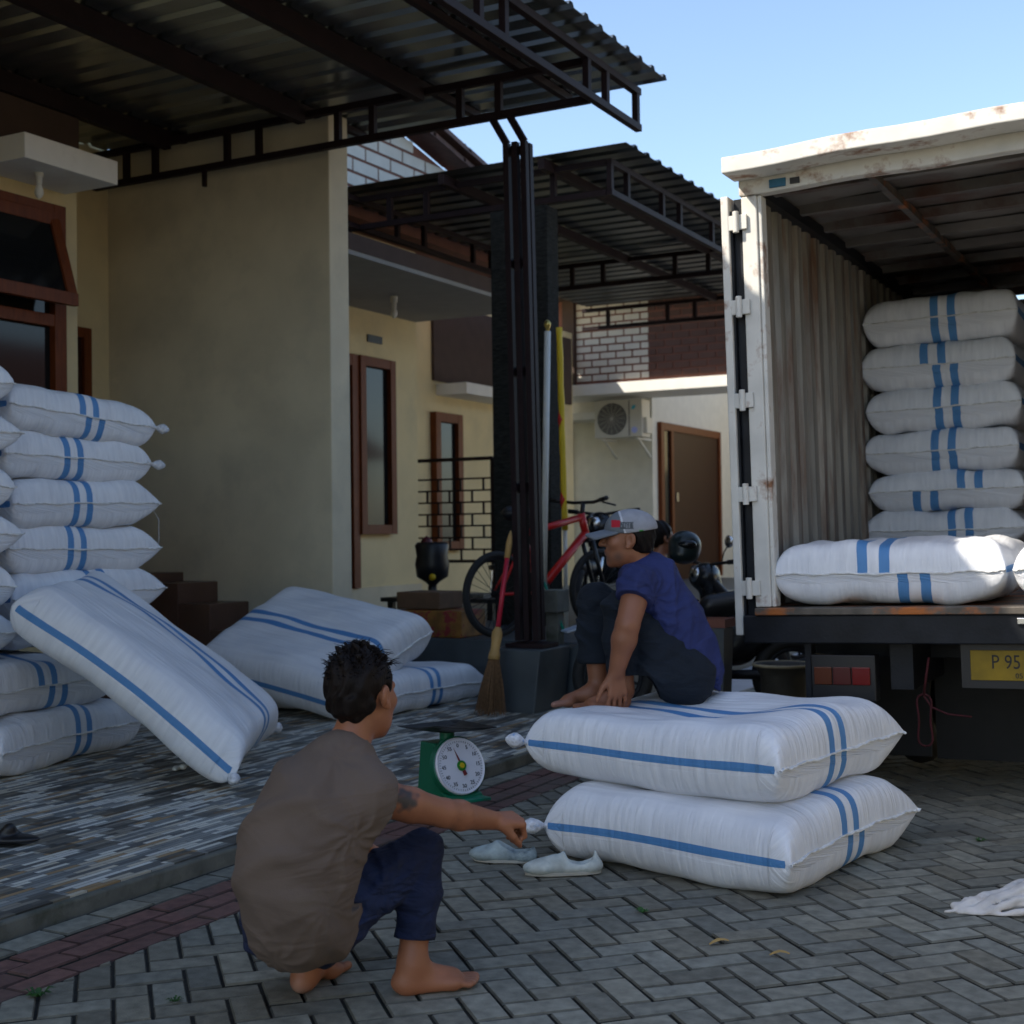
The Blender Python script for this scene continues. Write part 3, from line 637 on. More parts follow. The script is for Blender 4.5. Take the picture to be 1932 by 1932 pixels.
for sgn in (-1, 1):
    x0, x1 = sorted((sgn * .93, sgn * .42))
    fl = T(MB().box(x0, x1, .80, .815, .14, .64), 'mud_flap', M_rubber, bevel=.004)
    text('JAYA', .085, M_dim, 'flap_lettering', fl, tr.matrix_world @ Matrix.Translation(((x0 + x1) / 2, .796, .27)) @ Matrix.Rotation(math.pi / 2, 4, 'X'), .001)
    for xx in (.58, .84):
        w = MB().torus((sgn * xx, 1.35, .40), (1, 0, 0), .27, .11, 36, 12); w = T(w, 'wheel', M_rubber, smooth=True)
        T(MB().lathe((sgn * xx, 1.35, .40), [(.001, .05), (.10, .06), (.12, .0), (.19, .01), (.21, .06)], axis=(sgn, 0, 0)), 'rim', M_truckdark, w)
    w = T(MB().torus((sgn * .86, 5.3, .40), (1, 0, 0), .27, .11, 36, 12), 'wheel', M_rubber, smooth=True)
T(MB().box(-.40, .40, .82, .84, .13, .70), 'shade_panel', M_rubber)  # added black sheet standing in for the deep shade below the truck
T(MB().tube([(-.8, 1.35, .4), (-.15, 1.35, .4), (.15, 1.35, .4), (.8, 1.35, .4)], .06), 'axle', M_truckdark)
T(MB().lathe((0, 1.35, .4), [(.001, -.14), (.10, -.12), (.17, 0), (.10, .12), (.001, .14)], axis=(0, 1, 0)), 'differential', M_truckdark, smooth=True)
b = MB().box(-1.0, 1.0, 4.45, 6.1, .55, 1.35).prism([(-.98, 4.45, 1.351), (-.98, 6.1, 1.351), (-.98, 5.75, 2.2), (-.98, 4.5, 2.2)], (1.96, 0, 0))
T(b, 'cab', M_truckwhite, bevel=.03)
b = MB(); pts = []
for k in range(26):
    t = k / 25 * 2 * math.pi; pts.append((-.30 + .035 * math.sin(t) + .01 * math.sin(3 * t), .06, .42 - .115 * math.cos(t)))
b.tube(pts, .005, 6); b.tube([(-.27, .05, .70), (-.285, .055, .62), (-.30, .06, .53)], .006, 6)
b.tube([(-.30, .06, .53), (-.27, .06, .48), (-.20, .06, .45), (-.10, .07, .44)], .005, 6)
T(b, 'rope_loop', M_rope, smooth=True)

# ------------------------------------------------------------------ sacks
def sack_mat():
    m = bpy.data.materials.new('woven white sack'); m.use_nodes = True; n = m.node_tree.nodes; l = m.node_tree.links
    b = n['Principled BSDF']; b.inputs['Roughness'].default_value = .55; b.inputs['Specular IOR Level'].default_value = .35
    at = n.new('ShaderNodeAttribute'); at.attribute_name = 'rest'; sp = n.new('ShaderNodeSeparateXYZ'); l.new(at.outputs['Vector'], sp.inputs[0])
    a2 = n.new('ShaderNodeAttribute'); a2.attribute_name = 'band'; s2 = n.new('ShaderNodeSeparateXYZ'); l.new(a2.outputs['Vector'], s2.inputs[0])
    def M1(op, a, b_=None):
        q = n.new('ShaderNodeMath'); q.operation = op
        for i, v in enumerate((a, b_)):
            if v is None: continue
            if isinstance(v, (int, float)): q.inputs[i].default_value = v
            else: l.new(v, q.inputs[i])
        return q.outputs[0]
    wob = n.new('ShaderNodeTexNoise'); wob.inputs['Scale'].default_value = 3.0; l.new(at.outputs['Vector'], wob.inputs['Vector'])
    xs = M1('ADD', s2.outputs[0], M1('MULTIPLY', M1('SUBTRACT', wob.outputs[0], .5), .025))
    d = M1('ABSOLUTE', M1('SUBTRACT', M1('ABSOLUTE', xs), .050)); f1 = M1('LESS_THAN', d, .0235)
    f2 = M1('LESS_THAN', s2.outputs[1], .46)
    stripe = M1('MAXIMUM', f1, f2)
    cmb = n.new('ShaderNodeCombineXYZ'); l.new(M1('MULTIPLY', sp.outputs[0], 1), cmb.inputs[0]); l.new(M1('MULTIPLY', sp.outputs[1], .07), cmb.inputs[1]); l.new(M1('MULTIPLY', sp.outputs[2], .12), cmb.inputs[2])
    nz = n.new('ShaderNodeTexNoise'); nz.inputs['Scale'].default_value = 38; nz.inputs['Detail'].default_value = 3; l.new(cmb.outputs[0], nz.inputs['Vector'])
    cm2 = n.new('ShaderNodeCombineXYZ'); l.new(M1('MULTIPLY', sp.outputs[1], 1), cm2.inputs[0]); l.new(M1('MULTIPLY', sp.outputs[2], .12), cm2.inputs[1])
    nz1 = nz; nz2 = n.new('ShaderNodeTexNoise'); nz2.inputs['Scale'].default_value = 38; nz2.inputs['Detail'].default_value = 3; l.new(cm2.outputs[0], nz2.inputs['Vector'])
    nzm = n.new('ShaderNodeMix'); l.new(s2.outputs[2], nzm.inputs[0]); l.new(nz1.outputs[0], nzm.inputs[2]); l.new(nz2.outputs[0], nzm.inputs[3]); nz = nzm
    nb = n.new('ShaderNodeTexNoise'); nb.inputs['Scale'].default_value = 4; nb.inputs['Detail'].default_value = 5; l.new(at.outputs['Vector'], nb.inputs['Vector'])
    rp = n.new('ShaderNodeValToRGB'); rp.color_ramp.elements[0].position = .25; rp.color_ramp.elements[0].color = (.60, .615, .65, 1)
    rp.color_ramp.elements[1].position = .7; rp.color_ramp.elements[1].color = (.80, .81, .83, 1)
    l.new(M1('ADD', M1('MULTIPLY', nz.outputs[0], .55), M1('MULTIPLY', nb.outputs[0], .45)), rp.inputs[0])
    mx = n.new('ShaderNodeMix'); mx.data_type = 'RGBA'; l.new(stripe, mx.inputs[0]); l.new(rp.outputs[0], mx.inputs[6]); mx.inputs[7].default_value = (.085, .24, .49, 1)
    l.new(mx.outputs[2], b.inputs['Base Color'])
    bp = n.new('ShaderNodeBump'); bp.inputs['Strength'].default_value = .75; bp.inputs['Distance'].default_value = .016
    l.new(M1('ADD', M1('MULTIPLY', nz.outputs[0], .7), M1('MULTIPLY', nb.outputs[0], .6)), bp.inputs['Height']); l.new(bp.outputs[0], b.inputs['Normal'])
    tr_ = n.new('ShaderNodeBsdfTranslucent') if False else None
    return m
M_sack = sack_mat()
M_seam = mat('sack hem thread', (.78, .78, .76), .8, var=.15, scale=40)
M_knot = mat('tied sack corner', (.74, .76, .80), .7, var=.2, scale=60, bump=.8, bscale=60, stain=(.10, .30, .60), stain_scale=18, stain_lo=.6, stain_hi=.66)
seed = [0]
def sack(name_label, mtx, W=1.0, L=1.15, TT=.27, point=0.5, off=0.0, off2=None, knots=(), group=None, deform=None, slump=.02, res=48, lumps=.010, seams=True, crush=None):
    """mtx: columns = width, mouth direction, up, centre. point: 0 rounded corners .. 1 pointed ears"""
    seed[0] += 1; rg = np.random.default_rng(seed[0] * 17 + 3)
    off2 = off if off2 is None else off2
    s = np.linspace(-1, 1, res); uu = np.sign(s) * (1 - (1 - np.abs(s)) ** 1.55)
    U, Vv = np.meshgrid(uu, uu, indexing='ij')
    pn, pp_ = point if isinstance(point, tuple) else (point, point); ptm = (pn + pp_) / 2
    def prof(a, pt, n=14):
        s_ = a; a = np.abs(a); box = np.maximum(1 - a ** n, 0) ** .48; tip = np.clip((1 - a) / .26, 0, 1); tip = tip ** .62
        return box * (1 - pt) + tip * pt
    pu = prof(U, np.where(U < 0, pn, pp_)); pv = prof(Vv, .03, 20)
    thick = TT / 2 * pu * pv * (.93 + .07 * (1 - U ** 2) * (1 - Vv ** 2))
    x = W / 2 * U * (1 - (.03 + .02 * ptm) * (1 - Vv ** 2)) ; y = L / 2 * Vv * (1 - .03 * (1 - U ** 2))
    cr = (1 - ptm) * .05; m_ = (np.abs(U) * np.abs(Vv)) ** 5
    sgn_pt = np.where(U < 0, pn, pp_); x = x * (1 - cr * .3 * m_ + .035 * sgn_pt * m_); y = y * (1 + .02 * m_)
    ph = rg.uniform(0, 6.28, 8); z0 = slump * (np.sin(U * 2.1 + ph[0]) * .5 + np.sin(Vv * 2.4 + ph[1]) * .5)
    zs = []
    for sg in (1, -1):
        n_ = (np.sin(U * 5 + ph[2] + sg) * np.sin(Vv * 4 + ph[3]) + .7 * np.sin(U * 11 + Vv * 3 + ph[4]) * np.sin(Vv * 7 + ph[5] * sg) + .22 * np.sin(U * 19 + ph[6] * sg) * (np.abs(Vv) ** 3))
        zs.append(sg * np.maximum(thick + lumps * n_ * np.minimum(thick / (TT / 2) * 1.5, 1), 0))
    verts = []; rest = []; band = []
    N = res
    def push(i, j, k):
        sg = (1, -1)[k]
        arc = TT / 2 - abs(zs[k][i, j])
        verts.append((x[i, j], y[i, j], zs[k][i, j] + z0[i, j]))
        rest.append((x[i, j] + .3 * k, y[i, j] + (arc if abs(Vv[i, j]) > .85 else 0), zs[k][i, j] + seed[0] * .37))

    def bnd(k, i, j):
        u_, v_ = abs(U[i, j]), abs(Vv[i, j]); sb = 1.0
        if u_ > .70 and v_ < .97: sb = min(abs(zs[k][i, j] - .002) / .030 + max(0, (.9 - u_) * 4), 1.0)
        return (W / 2 * U[i, j] - (off if k == 0 else off2), sb, min(max((u_ - .84) / .12, 0), 1) * (1 if v_ < .985 else 0))
    idx = np.zeros((2, N, N), int)
    for k in (0, 1):
        for i in range(N):
            for j in range(N):
                edge = i in (0, N - 1) or j in (0, N - 1)
                if k == 1 and edge: idx[1, i, j] = idx[0, i, j]; continue
                idx[k, i, j] = len(verts); push(i, j, k)
    fs = []
    for i in range(N - 1):
        for j in range(N - 1):
            fs.append((idx[0, i, j], idx[0, i + 1, j], idx[0, i + 1, j + 1], idx[0, i, j + 1]))
            fs.append((idx[1, i, j], idx[1, i, j + 1], idx[1, i + 1, j + 1], idx[1, i + 1, j]))
            band += [bnd(0, i, j), bnd(0, i + 1, j), bnd(0, i + 1, j + 1), bnd(0, i, j + 1), bnd(1, i, j), bnd(1, i, j + 1), bnd(1, i + 1, j + 1), bnd(1, i + 1, j)]
    def place(p):
        p = Vector(p)
        if deform: p = Vector(deform(p))
        q = mtx @ p
        if crush: q = Vector(crush(q))
        return q
    org = mtx.translation.copy()
    vw = [place(p) - org for p in verts]
    me = bpy.data.meshes.new('rice_sack'); me.from_pydata(vw, [], fs); me.update()
    for nm, dat in (('rest', rest), ('band', band)):
        a = me.attributes.new(nm, 'FLOAT_VECTOR', 'POINT' if nm == 'rest' else 'CORNER'); a.data.foreach_set('vector', np.array(dat, np.float32).ravel())
    o = link('woven_sack', me, M_sack, None, True); o.location = org; tag(o, name_label, 'sack', group)
    bpy.context.view_layer.update()
    if seams:                                         # frilled hem along the mouth
        b = MB(); pv_ = []; J = N - 1; nn = 90
        for q in range(nn + 1):
            t = q / nn * (N - 1); i = min(int(t), N - 2); fr = t - i
            px_ = x[i, J] * (1 - fr) + x[i + 1, J] * fr; py_ = y[i, J] * (1 - fr) + y[i + 1, J] * fr; pz_ = z0[i, J] * (1 - fr) + z0[i + 1, J] * fr
            w = .008 + .0016 * math.sin(q * 1.9 + ph[0]) + .0015 * math.sin(q * .7)
            pv_.append(((px_, py_ - .004, pz_), (px_, py_ + w, pz_ + .004 * math.sin(q * .35 + ph[1]) + .0015 * math.sin(q * 1.3))))
        v = []; f = []
        for a, c in pv_:
            for p, tk in ((a, .005), (c, .0025)):
                v += [place((p[0], p[1], p[2] + tk)) - org, place((p[0], p[1], p[2] - tk)) - org]
        for q in range(nn):
            k = 4 * q; f += [(k, k + 4, k + 6, k + 2), (k + 1, k + 3, k + 7, k + 5), (k + 2, k + 6, k + 7, k + 3), (k, k + 1, k + 5, k + 4)]
        b.add(v, f); b.build('hem', M_seam, o, smooth=False, keep=False)
    for (cu, cv, ln, tilt) in knots:                  # tied corner ears
        if ln < .055: continue
        i = 0 if cu < 0 else N - 1; j = 0 if cv < 0 else N - 1
        base = Vector((x[i, j] * .985, y[i, j] * .985, z0[i, j])); dirn = Vector((cu, cv * .35, tilt)).normalized()
        pr_ = []
        pts = [place(base + dirn * (ln * t)) - org for t in (-.25, 0, .12, .35, .6, .85, 1.0)]
        b = MB().tube(pts, [.018, .012, .010, .024, .032, .020, .006], 10); b.build('ear_knot', M_knot, o, smooth=True, keep=False)
    return o
def MX(w, l, c, up=None):
    w = Vector(w); l = Vector(l); n = w.cross(l).normalized()
    w.normalize(); l.normalize()
    return Matrix(((w.x, l.x, n.x, c[0]), (w.y, l.y, n.y, c[1]), (w.z, l.z, n.z, c[2]), (0, 0, 0, 1)))
def yaw(a): a = math.radians(a); return (math.cos(a), math.sin(a), 0), (-math.sin(a), math.cos(a), 0)
# pair under the seated man: mouth faces +X
G1 = 'pair of sacks on the pavers'
w_, l_ = (-.10, -1, 0), (1, -.10, 0)
sack('white sack lying on the pavers, lower of the pair carrying the seated man', MX((-.176, -1, 0), (1, -.176, 0), (-1.76, 5.10, .145)), W=1.12, L=1.02, TT=.31, point=(.85, .12), off=.02, off2=-.03, knots=((1, -1, .115, .1),), group=G1, slump=.012, res=64, lumps=.008)
def sit(p):                                          # hollow pressed by the seated man
    d1 = math.exp(-((p.x - .12) ** 2 + (p.y + .05) ** 2) / .07); d2 = math.exp(-((p.x - .0) ** 2 + (p.y + .42) ** 2) / .04)
    k = .045 * d1 + .03 * d2
    return (p.x, p.y, p.z - k * max(0, min(1, (p.z + .05) / .15)) + .018 * math.exp(-((p.y - .42) ** 2) / .02) * max(0, min(1, p.z / .1)))
sack('white sack with a seated man on top, upper of the pair on the pavers', MX((-.18, -1, 0), (1, -.18, .0), (-1.86, 5.18, .432)), W=1.08, L=1.10, TT=.30, point=(.8, .10), off=.015, knots=((1, -1, .10, .25), (-1, 1, .04, .1)), group=G1, deform=sit, slump=.010, res=64, lumps=.009)
# left piles, mouths towards +X (the road)
WL = (0, -1, 0); LL = (1, 0, 0)
G2 = 'sacks piled by the near house wall'
sack('bottom sack of the left pile, resting on the mosaic floor at the frame edge', MX((.19, -1, 0), (1, .19, 0), (-6.08, 5.22, .205)), W=1.25, L=1.1, TT=.31, point=.12, off=-.10, off2=-.10, group=G2, slump=.01, lumps=.014)
sack('second sack from the floor in the left pile, half hidden by the leaning sack', MX((.12, -1, 0), (1, .12, 0), (-6.12, 5.10, .485)), W=1.25, L=1.1, TT=.29, point=.12, off=-.02, off2=-.10, group=G2, slump=.01, lumps=.014)
rows = [(.625, .775, .6, -.05, 'sixth sack down in the tall left stack, mostly hidden behind the leaning sack', 5.62),
        (.765, 1.045, .95, -.06, 'fifth sack down in the tall left stack, long pointed ear, just above the leaning sack', 5.66),
        (1.035, 1.305, .85, .06, 'fourth sack down in the tall left stack, pointed ear with blue thread', 5.62),
        (1.295, 1.565, .80, .03, 'third sack down in the tall left stack, ear with a dangling thread', 5.64),
        (1.555, 1.815, .10, .04, 'second sack down in the tall left stack, fat white knot at its right end', 5.58),
        (1.805, 2.065, .12, -.04, 'topmost sack of the tall left stack, knot with blue tip', 5.62)]
for i, (z0, z1, pt, of, lab, yc) in enumerate(rows):
    yc += .08
    kn = ((-1, 1, .10, -.1),) if i >= 4 else (((-1, 1, .02, -.2),) if i else ())
    tl = MX((0, -1, .05 if i == 5 else 0.01 * (-1) ** i), (1, 0.02 * (-1) ** i, 0), (-6.40 + .02 * (i % 2), yc, (z0 + z1) / 2 + .04))
    s_ = sack(lab, tl, W=1.13 + .04 * (i in (1, 2)), L=1.12, TT=(z1 - z0) + .028, point=(pt * .9, .15), off=of, off2=of + (-.05 if i == 5 else 0.0), knots=kn, group=G2, slump=.008, res=44)
th = MB().tube([(-5.92, 6.33, 1.44), (-5.90, 6.36, 1.38), (-5.90, 6.36, 1.25), (-5.91, 6.34, 1.17)], .002, 5); th.build('thread', M_seam, None, smooth=True)
bpy.data.objects['thread'].parent = [o for o in bpy.data.objects if o.get('label', '').startswith('third sack down')][0]
bpy.data.objects['thread'].matrix_parent_inverse = bpy.data.objects['thread'].parent.matrix_world.inverted()
wd = ['topmost', 'second', 'third', 'fourth', 'fifth', 'sixth']
for i in range(6):
    z = .77 + i * .262
    sack('%s sack%s of the column cut off by the left photo edge' % (wd[5 - i], '' if i == 5 else ' down'), MX((0.02, -1, 0), (1, .02, 0), (-6.22 + .03 * (i % 2), 4.50 + .02 * (-1) ** i, z)), W=1.04 + .05 * (i in (4, 2)), L=1.12, TT=.272, point=.75 if i % 2 == 0 else .2, off=.02, group=G2, knots=(), res=32)
# the long sack leaning on the pile
B1 = Vector((-4.21, 5.02, .14)); B2 = Vector((-4.68, 5.91, .20)); T1 = Vector((-5.33, 4.72, .93))
wv = (B1 - B2); lv = (T1 - B1); n_ = wv.cross(-lv)
cc = B1 - wv / 2 + lv / 2
mm = Matrix(((wv.normalized().x, -lv.normalized().x, 0, cc.x), (wv.normalized().y, -lv.normalized().y, 0, cc.y), (wv.normalized().z, -lv.normalized().z, 0, cc.z), (0, 0, 0, 1)))
nn_ = wv.cross(-lv).normalized(); mm[0][2], mm[1][2], mm[2][2] = nn_
sack('long sack leaning down from the left pile to the mosaic floor', mm, W=wv.length + .02, L=lv.length, TT=.30, point=.18, off=-.17, off2=-.17, knots=((1, 1, .075, 0), (-1, 1, .06, .1)), slump=.0,
     deform=lambda p: (p.x, p.y, p.z + .035 * math.cos(p.y * 2.1) + (.02 if p.z > 0 else 0)), res=60, seams=False)
# two sacks before the stone pedestal
sack('tilted sack with two long stripes, propped on another by the side wall', MX((-.054, -.92, -.389), (.983, .02, -.183), (-5.62, 7.59, .484)), W=1.10, L=1.20, TT=.37, point=.10, off=.07, off2=.1, knots=((-1, -1, .07, 0),), slump=.0, res=60, deform=lambda p: (p.x, p.y, p.z + .02 * math.cos(p.x * 3)))
sack('flat sack on the mosaic floor beneath the tilted one, near the broom', MX((.02, -1, .02), (1, .02, 0), (-5.50, 8.10, .19)), W=1.42, L=1.15, TT=.29, point=(.7, .2), off=.05, off2=.02, slump=.0, res=52, deform=lambda p: (p.x, p.y, p.z + (-.05 * max(0, -p.x - .45) * 2)))
# in the truck
TM = tr.matrix_world
def tsack(lab, x, y, z, W, L, TT, a=0.0, **k):
    w, l = yaw(a); return sack(lab, TM @ MX((-Vector(w)), (-Vector(l)), (x, y, z)), W=W, L=L, TT=TT, **k)
G3 = 'sacks loaded in the truck'
tsack('sack lying at the open edge of the truck bed, left one', -.46, .62, .93 + .148, 1.04, 1.15, .30, a=1.5, point=.10, off=.06, off2=-.12, group=G3, knots=((1, 1, .035, .1), (-1, 1, .02, -.1)), slump=.008, res=64, lumps=.011)
tsack('sack lying at the open edge of the truck bed, cut by the right photo edge', .61, .58, .93 + .145, 1.0, 1.15, .29, a=-1, point=.12, off=-.1, off2=-.1, group=G3, knots=((1, 1, .05, .1),), slump=.008, res=44)
zz = [.93, 1.15, 1.385, 1.615, 1.865, 2.12, 2.39, 2.665]; wd = ['seventh', 'sixth', 'fifth', 'fourth', 'third', 'second', 'topmost']
sp_ = [(.1, 0, 0), (.8, -.10, -.10), (.10, -.14, .12), (.10, -.02, -.02), (.10, -.02, -.03), (.10, .02, -.05), (.05, -.02, -.02)]
for i in range(7):
    pt, o1, o2 = sp_[i]
    tsack('%s sack of the high stack deep inside the truck' % ('topmost' if i == 6 else wd[i] + ' down'), -.56 + .012 * (-1) ** i, 2.66, (zz[i] + zz[i + 1]) / 2, .90 + (.04 if i == 1 else 0), 1.1, zz[i + 1] - zz[i] + .030, point=pt, off=o1, off2=o2, group=G3, slump=.006, res=40, lumps=.012)

# ------------------------------------------------------------------ things around
# broom leaning on the pedestal
br = empty('palm_rib_broom', (-4.36, 7.86, .06), 'palm rib broom with red wrapped handle leaning on the pedestal', 'broom')
bb = Vector((-4.36, 7.84, .40)); bt = Vector((-4.36, 8.10, 1.25))
ax = (bt - bb).normalized()
MB().tube([bb + ax * .23, bt - ax * .10], .0165, 14).build('handle', mat('red plastic wrap', (.48, .02, .045), .4, var=.1), br, smooth=True)
MB().tube([bt - ax * .16, bt - ax * .05, bt + ax * .0, bt + ax * .035], [.020, .021, .014, .004], 14).build('handle_tip', M_bamboo, br, smooth=True)
MB().tube([bb + ax * .03, bb + ax * .07, bb + ax * .10, bb + ax * .14, bb + ax * .18, bb + ax * .215, bb + ax * .25], [.040, .038, .030, .032, .037, .035, .020], 16).build('binding', M_bamboo, br, smooth=True)
b = MB(); rg = random.Random(5)
for k in range(190):
    a = rg.uniform(0, 6.283); r0 = .032 * math.sqrt(rg.random()); r1 = r0 * rg.uniform(2.8, 3.9)
    o0 = Vector((math.cos(a), math.sin(a) * .55, 0)); end = Vector((bb.x, bb.y - .05, .065 + rg.random() * .05)) + Vector((o0.x * r1 * 1.05, o0.y * r1, 0))
    st = bb + ax * .06 + o0 * r0; mid = st.lerp(end, .5) + o0 * .006
    b.tube([st, mid, end], [.0028, .0026, .0016], 4, caps=False)
b.build('bristles', M_twigs, br)
# poles
p = empty('white_pole', (-4.44, 8.75, .86), 'slim white pole with brass knob leaning beside the steel post', 'pole')
a_, c_ = D(1026, 1118, 9.9), D(1033, 625, 9.9)
MB().tube([a_, a_.lerp(c_, .5), c_], [.022, .023, .024], 14).build('shaft', M_dullwhite, p, smooth=True)
MB().lathe(c_, [(.012, 0), (.014, .02), (.022, .035), (.026, .055), (.018, .075), (.002, .085)]).build('knob', mat('brass', (.55, .42, .12), .3, metal=.8), p, smooth=True)
p = empty('flag_pole', (-4.9, 10.0, .46), 'yellow cloth wound pole with red bands behind the white pole', 'pole')
pa, pb_ = D(1066, 1000, 11.2), D(1055, 618, 11.2); n = 14
MB().tube([pa.lerp(pb_, k / n) + Vector((.0015 * math.sin(k * 1.7), 0, 0)) for k in range(n + 1)], [.026 + .002 * math.sin(k * 2.3) for k in range(n + 1)], 12).build('cloth_wrap', M_yellow, p, smooth=True)
MB().tube([pa, Vector((pa.x, pa.y, .46))], .018, 10).build('shaft', M_dullwhite, p, smooth=True)
for t0, t1 in ((.50, .59), (.10, .2)):
    MB().tube([pa.lerp(pb_, t0) + Vector((-.012, -.006, 0)), pa.lerp(pb_, (t0 + t1) / 2) + Vector((-.006, -.01, 0)), pa.lerp(pb_, t1) + Vector((-.012, -.006, 0))], [.012, .024, .012], 10).build('red_band', M_red, p, smooth=True)
# green spring scale
sc_c = Vector((-3.30, 5.43, .0))
sc = empty('spring_scale', tuple(sc_c), 'green spring scale with round white dial on the mosaic edge', 'scale')
o = D(850, 1500, 6.2)
base = Vector((o.x, o.y, .06)); fd = Vector((.90, -.44, 0)).normalized(); sd = Vector((fd.y, -fd.x, 0)) * -1      # dial faces right-front
def SP(a, c, h): return base + fd * a * .82 + sd * c * .82 + Vector((0, 0, h * .80))
poly = [SP(-.17, 0, 0), SP(.17, 0, 0), SP(.15, 0, .035), SP(.085, 0, .06), SP(.015, 0, .32), SP(-.13, 0, .32)]
bd = MB().prism([q - sd * .095 for q in poly], sd * .19).build('body', M_green, sc, bevel=.008)
b = MB().prism([SP(.03, -.125, .001), SP(.22, -.125, .001), SP(.25, -.05, .012), SP(.25, .05, .012), SP(.22, .125, .001), SP(.03, .125, .001)], Vector((0, 0, .014))); b.build('foot', mat('pale green enamel', (.01, .22, .13), .4), sc, bevel=.003)
MB().tube([SP(-.03, 0, .32), SP(-.03, 0, .37)], .035, 14).build('stem', M_green, sc)
dn = (fd * .95 + Vector((0, 0, .30))).normalized(); dc = SP(.095, 0, .19)
M_dial = mat('dial white', (.74, .72, .76), .35, var=.03)
dl = MB().lathe(dc, [(.001, .012), (.118, .012), (.126, .016), (.130, .010), (.132, -.03)], axis=dn, n=48).build('dial', M_dial, sc, smooth=False)
MB().lathe(dc, [(.133, .004), (.138, .0), (.138, -.035), (.10, -.05), (.001, -.05)], axis=dn, n=48).build('dial_case', M_green, sc)
dx = dn.cross(Vector((0, 0, 1))).normalized(); dy = dx.cross(dn)
dx = -dx if dx.dot(sd) > 99 else dx
Rm = Matrix(((dx.x, dy.x, dn.x, 0), (dx.y, dy.y, dn.y, 0), (dx.z, dy.z, dn.z, 0), (0, 0, 0, 1)))
if Rm.to_3x3().determinant() < 0:
    dx = -dx; Rm = Matrix(((dx.x, dy.x, dn.x, 0), (dx.y, dy.y, dn.y, 0), (dx.z, dy.z, dn.z, 0), (0, 0, 0, 1)))
for k in range(12):
    a = math.pi / 2 - k * math.pi / 6; q = dc + dn * .0135 + dx * math.cos(a) * .092 + dy * math.sin(a) * .092
    text(str(k * 5), .025, M_ink, 'dial_number', dl, Matrix.Translation(q) @ Rm, .0006)
b = MB()
for k in range(60):
    a = k * math.pi / 30; r1 = .114; r0 = .106 if k % 5 else .108
    b.bar(dc + dn * .0135 + (dx * math.cos(a) + dy * math.sin(a)) * r0, dc + dn * .0135 + (dx * math.cos(a) + dy * math.sin(a)) * r1, .0016, .001, up=dn)
b.build('dial_ticks', M_ink, dl)
ang = math.radians(108); pd = dx * math.cos(ang) + dy * math.sin(ang)
MB().prism([dc + dn * .018 - pd * .046 + pd.cross(dn) * .010, dc + dn * .018 - pd * .046 - pd.cross(dn) * .010, dc + dn * .018 + pd * .088], dn * .001).build('needle', mat('needle red brown', (.22, .03, .03), .4), dl)
MB().lathe(dc, [(.001, .024), (.022, .023), (.024, .018)], axis=dn).build('hub_badge', mat('badge green', (.02, .22, .02), .4), dl)
MB().lathe(dc, [(.001, .0265), (.012, .026), (.013, .0235)], axis=dn).build('hub_emblem', M_yellow, dl)
# tray: a sagging dark square plate standing corner-on
tr_p = []
for i in range(9):
    for j in range(9):
        u, v = i / 4 - 1, j / 4 - 1
        P = SP(-.03, 0, .378) + fd * (u * .165) + sd * (v * .165) + Vector((0, 0, .02 * max(abs(u), abs(v)) ** 3 + .035 * max(0, u * .5 - v * .5) ** 2))
        tr_p.append(P)
v = tr_p + [q + Vector((0, 0, -.003)) for q in tr_p]; f = []
for i in range(8):
    for j in range(8): k = i * 9 + j; f += [(k, k + 9, k + 10, k + 1), (81 + k, 81 + k + 1, 81 + k + 10, 81 + k + 9)]
for i in range(8):
    for a, c in ((i, i + 1), (i * 9 + 8, i * 9 + 17), (72 + i + 1, 72 + i), (i * 9 + 9, i * 9)): f.append((a, c, 81 + c, 81 + a))
MB().add(v, f).build('tray', mat('scratched dark tray', (.045, .043, .042), .45, metal=.3, var=.4, scale=12), sc)
# canvas shoes
def shoe(name, label, heel, toe, m, folded=False):
    heel, toe = Vector(heel), Vector(toe); d = (toe - heel); Ls = d.length; d.normalize(); sdv = Vector((-d.y, d.x, 0)); up = Vector((0, 0, 1))
    R = [tuple(sdv), tuple(d), (0, 0, 1)]
    r = empty(name, tuple(heel), label, 'shoe', 'pair of white canvas shoes')
    P = lambda a, c, h: tuple(heel + d * a * Ls + sdv * c + up * h)
    prims = [('e', P(.13, 0, .030), R, (.034, .045, .030), .0), ('e', P(.45, 0, .028), R, (.040, .09, .028), .02), ('e', P(.77, .004, .030), R, (.043, .075, .030), .02),
             ('c', P(.62, 0, .045), P(.80, 0, .030), .030, .026, .02)]
    if not folded: prims += [('c', P(.05, 0, .035), P(.10, 0, .085), .018, .012, .015), ('c', P(.50, 0, .05), P(.42, 0, .095), .028, .012, .02)]
    else: prims += [('c', P(.04, 0, .03), P(.02, -.005, .075), .018, .010, .015), ('c', P(.45, 0, .05), P(.55, 0, .06), .03, .025, .02)]
    prims += [('e', P(.28, 0, .085), R, (.030, .055 if not folded else .07, .062), -.012)]
    cut = lambda Q: -(Q[..., 2] - .008)
    field_mesh('upper', prims, .0045, m, r, cut=cut)
    b = MB(); n = 26; top = []
    for k in range(n):
        t = 2 * math.pi * k / n; yy = .5 + .515 * math.sin(t); wd_ = .036 + .010 * yy; top.append(Vector(P(yy, math.cos(t) * wd_ * (1 - .12 * math.exp(-((yy - .4) / .15) ** 2)), .002)))
    b.prism(top, Vector((0, 0, .014))); b.build('sole', mat('pale sole', (.42, .40, .34), .7, var=.1), r, bevel=.003)
    return r
M_shoe1 = mat('soiled white canvas', (.58, .62, .58), .8, var=.2, scale=18, stain=(.30, .36, .36), stain_scale=14, stain_lo=.55, stain_hi=.7)
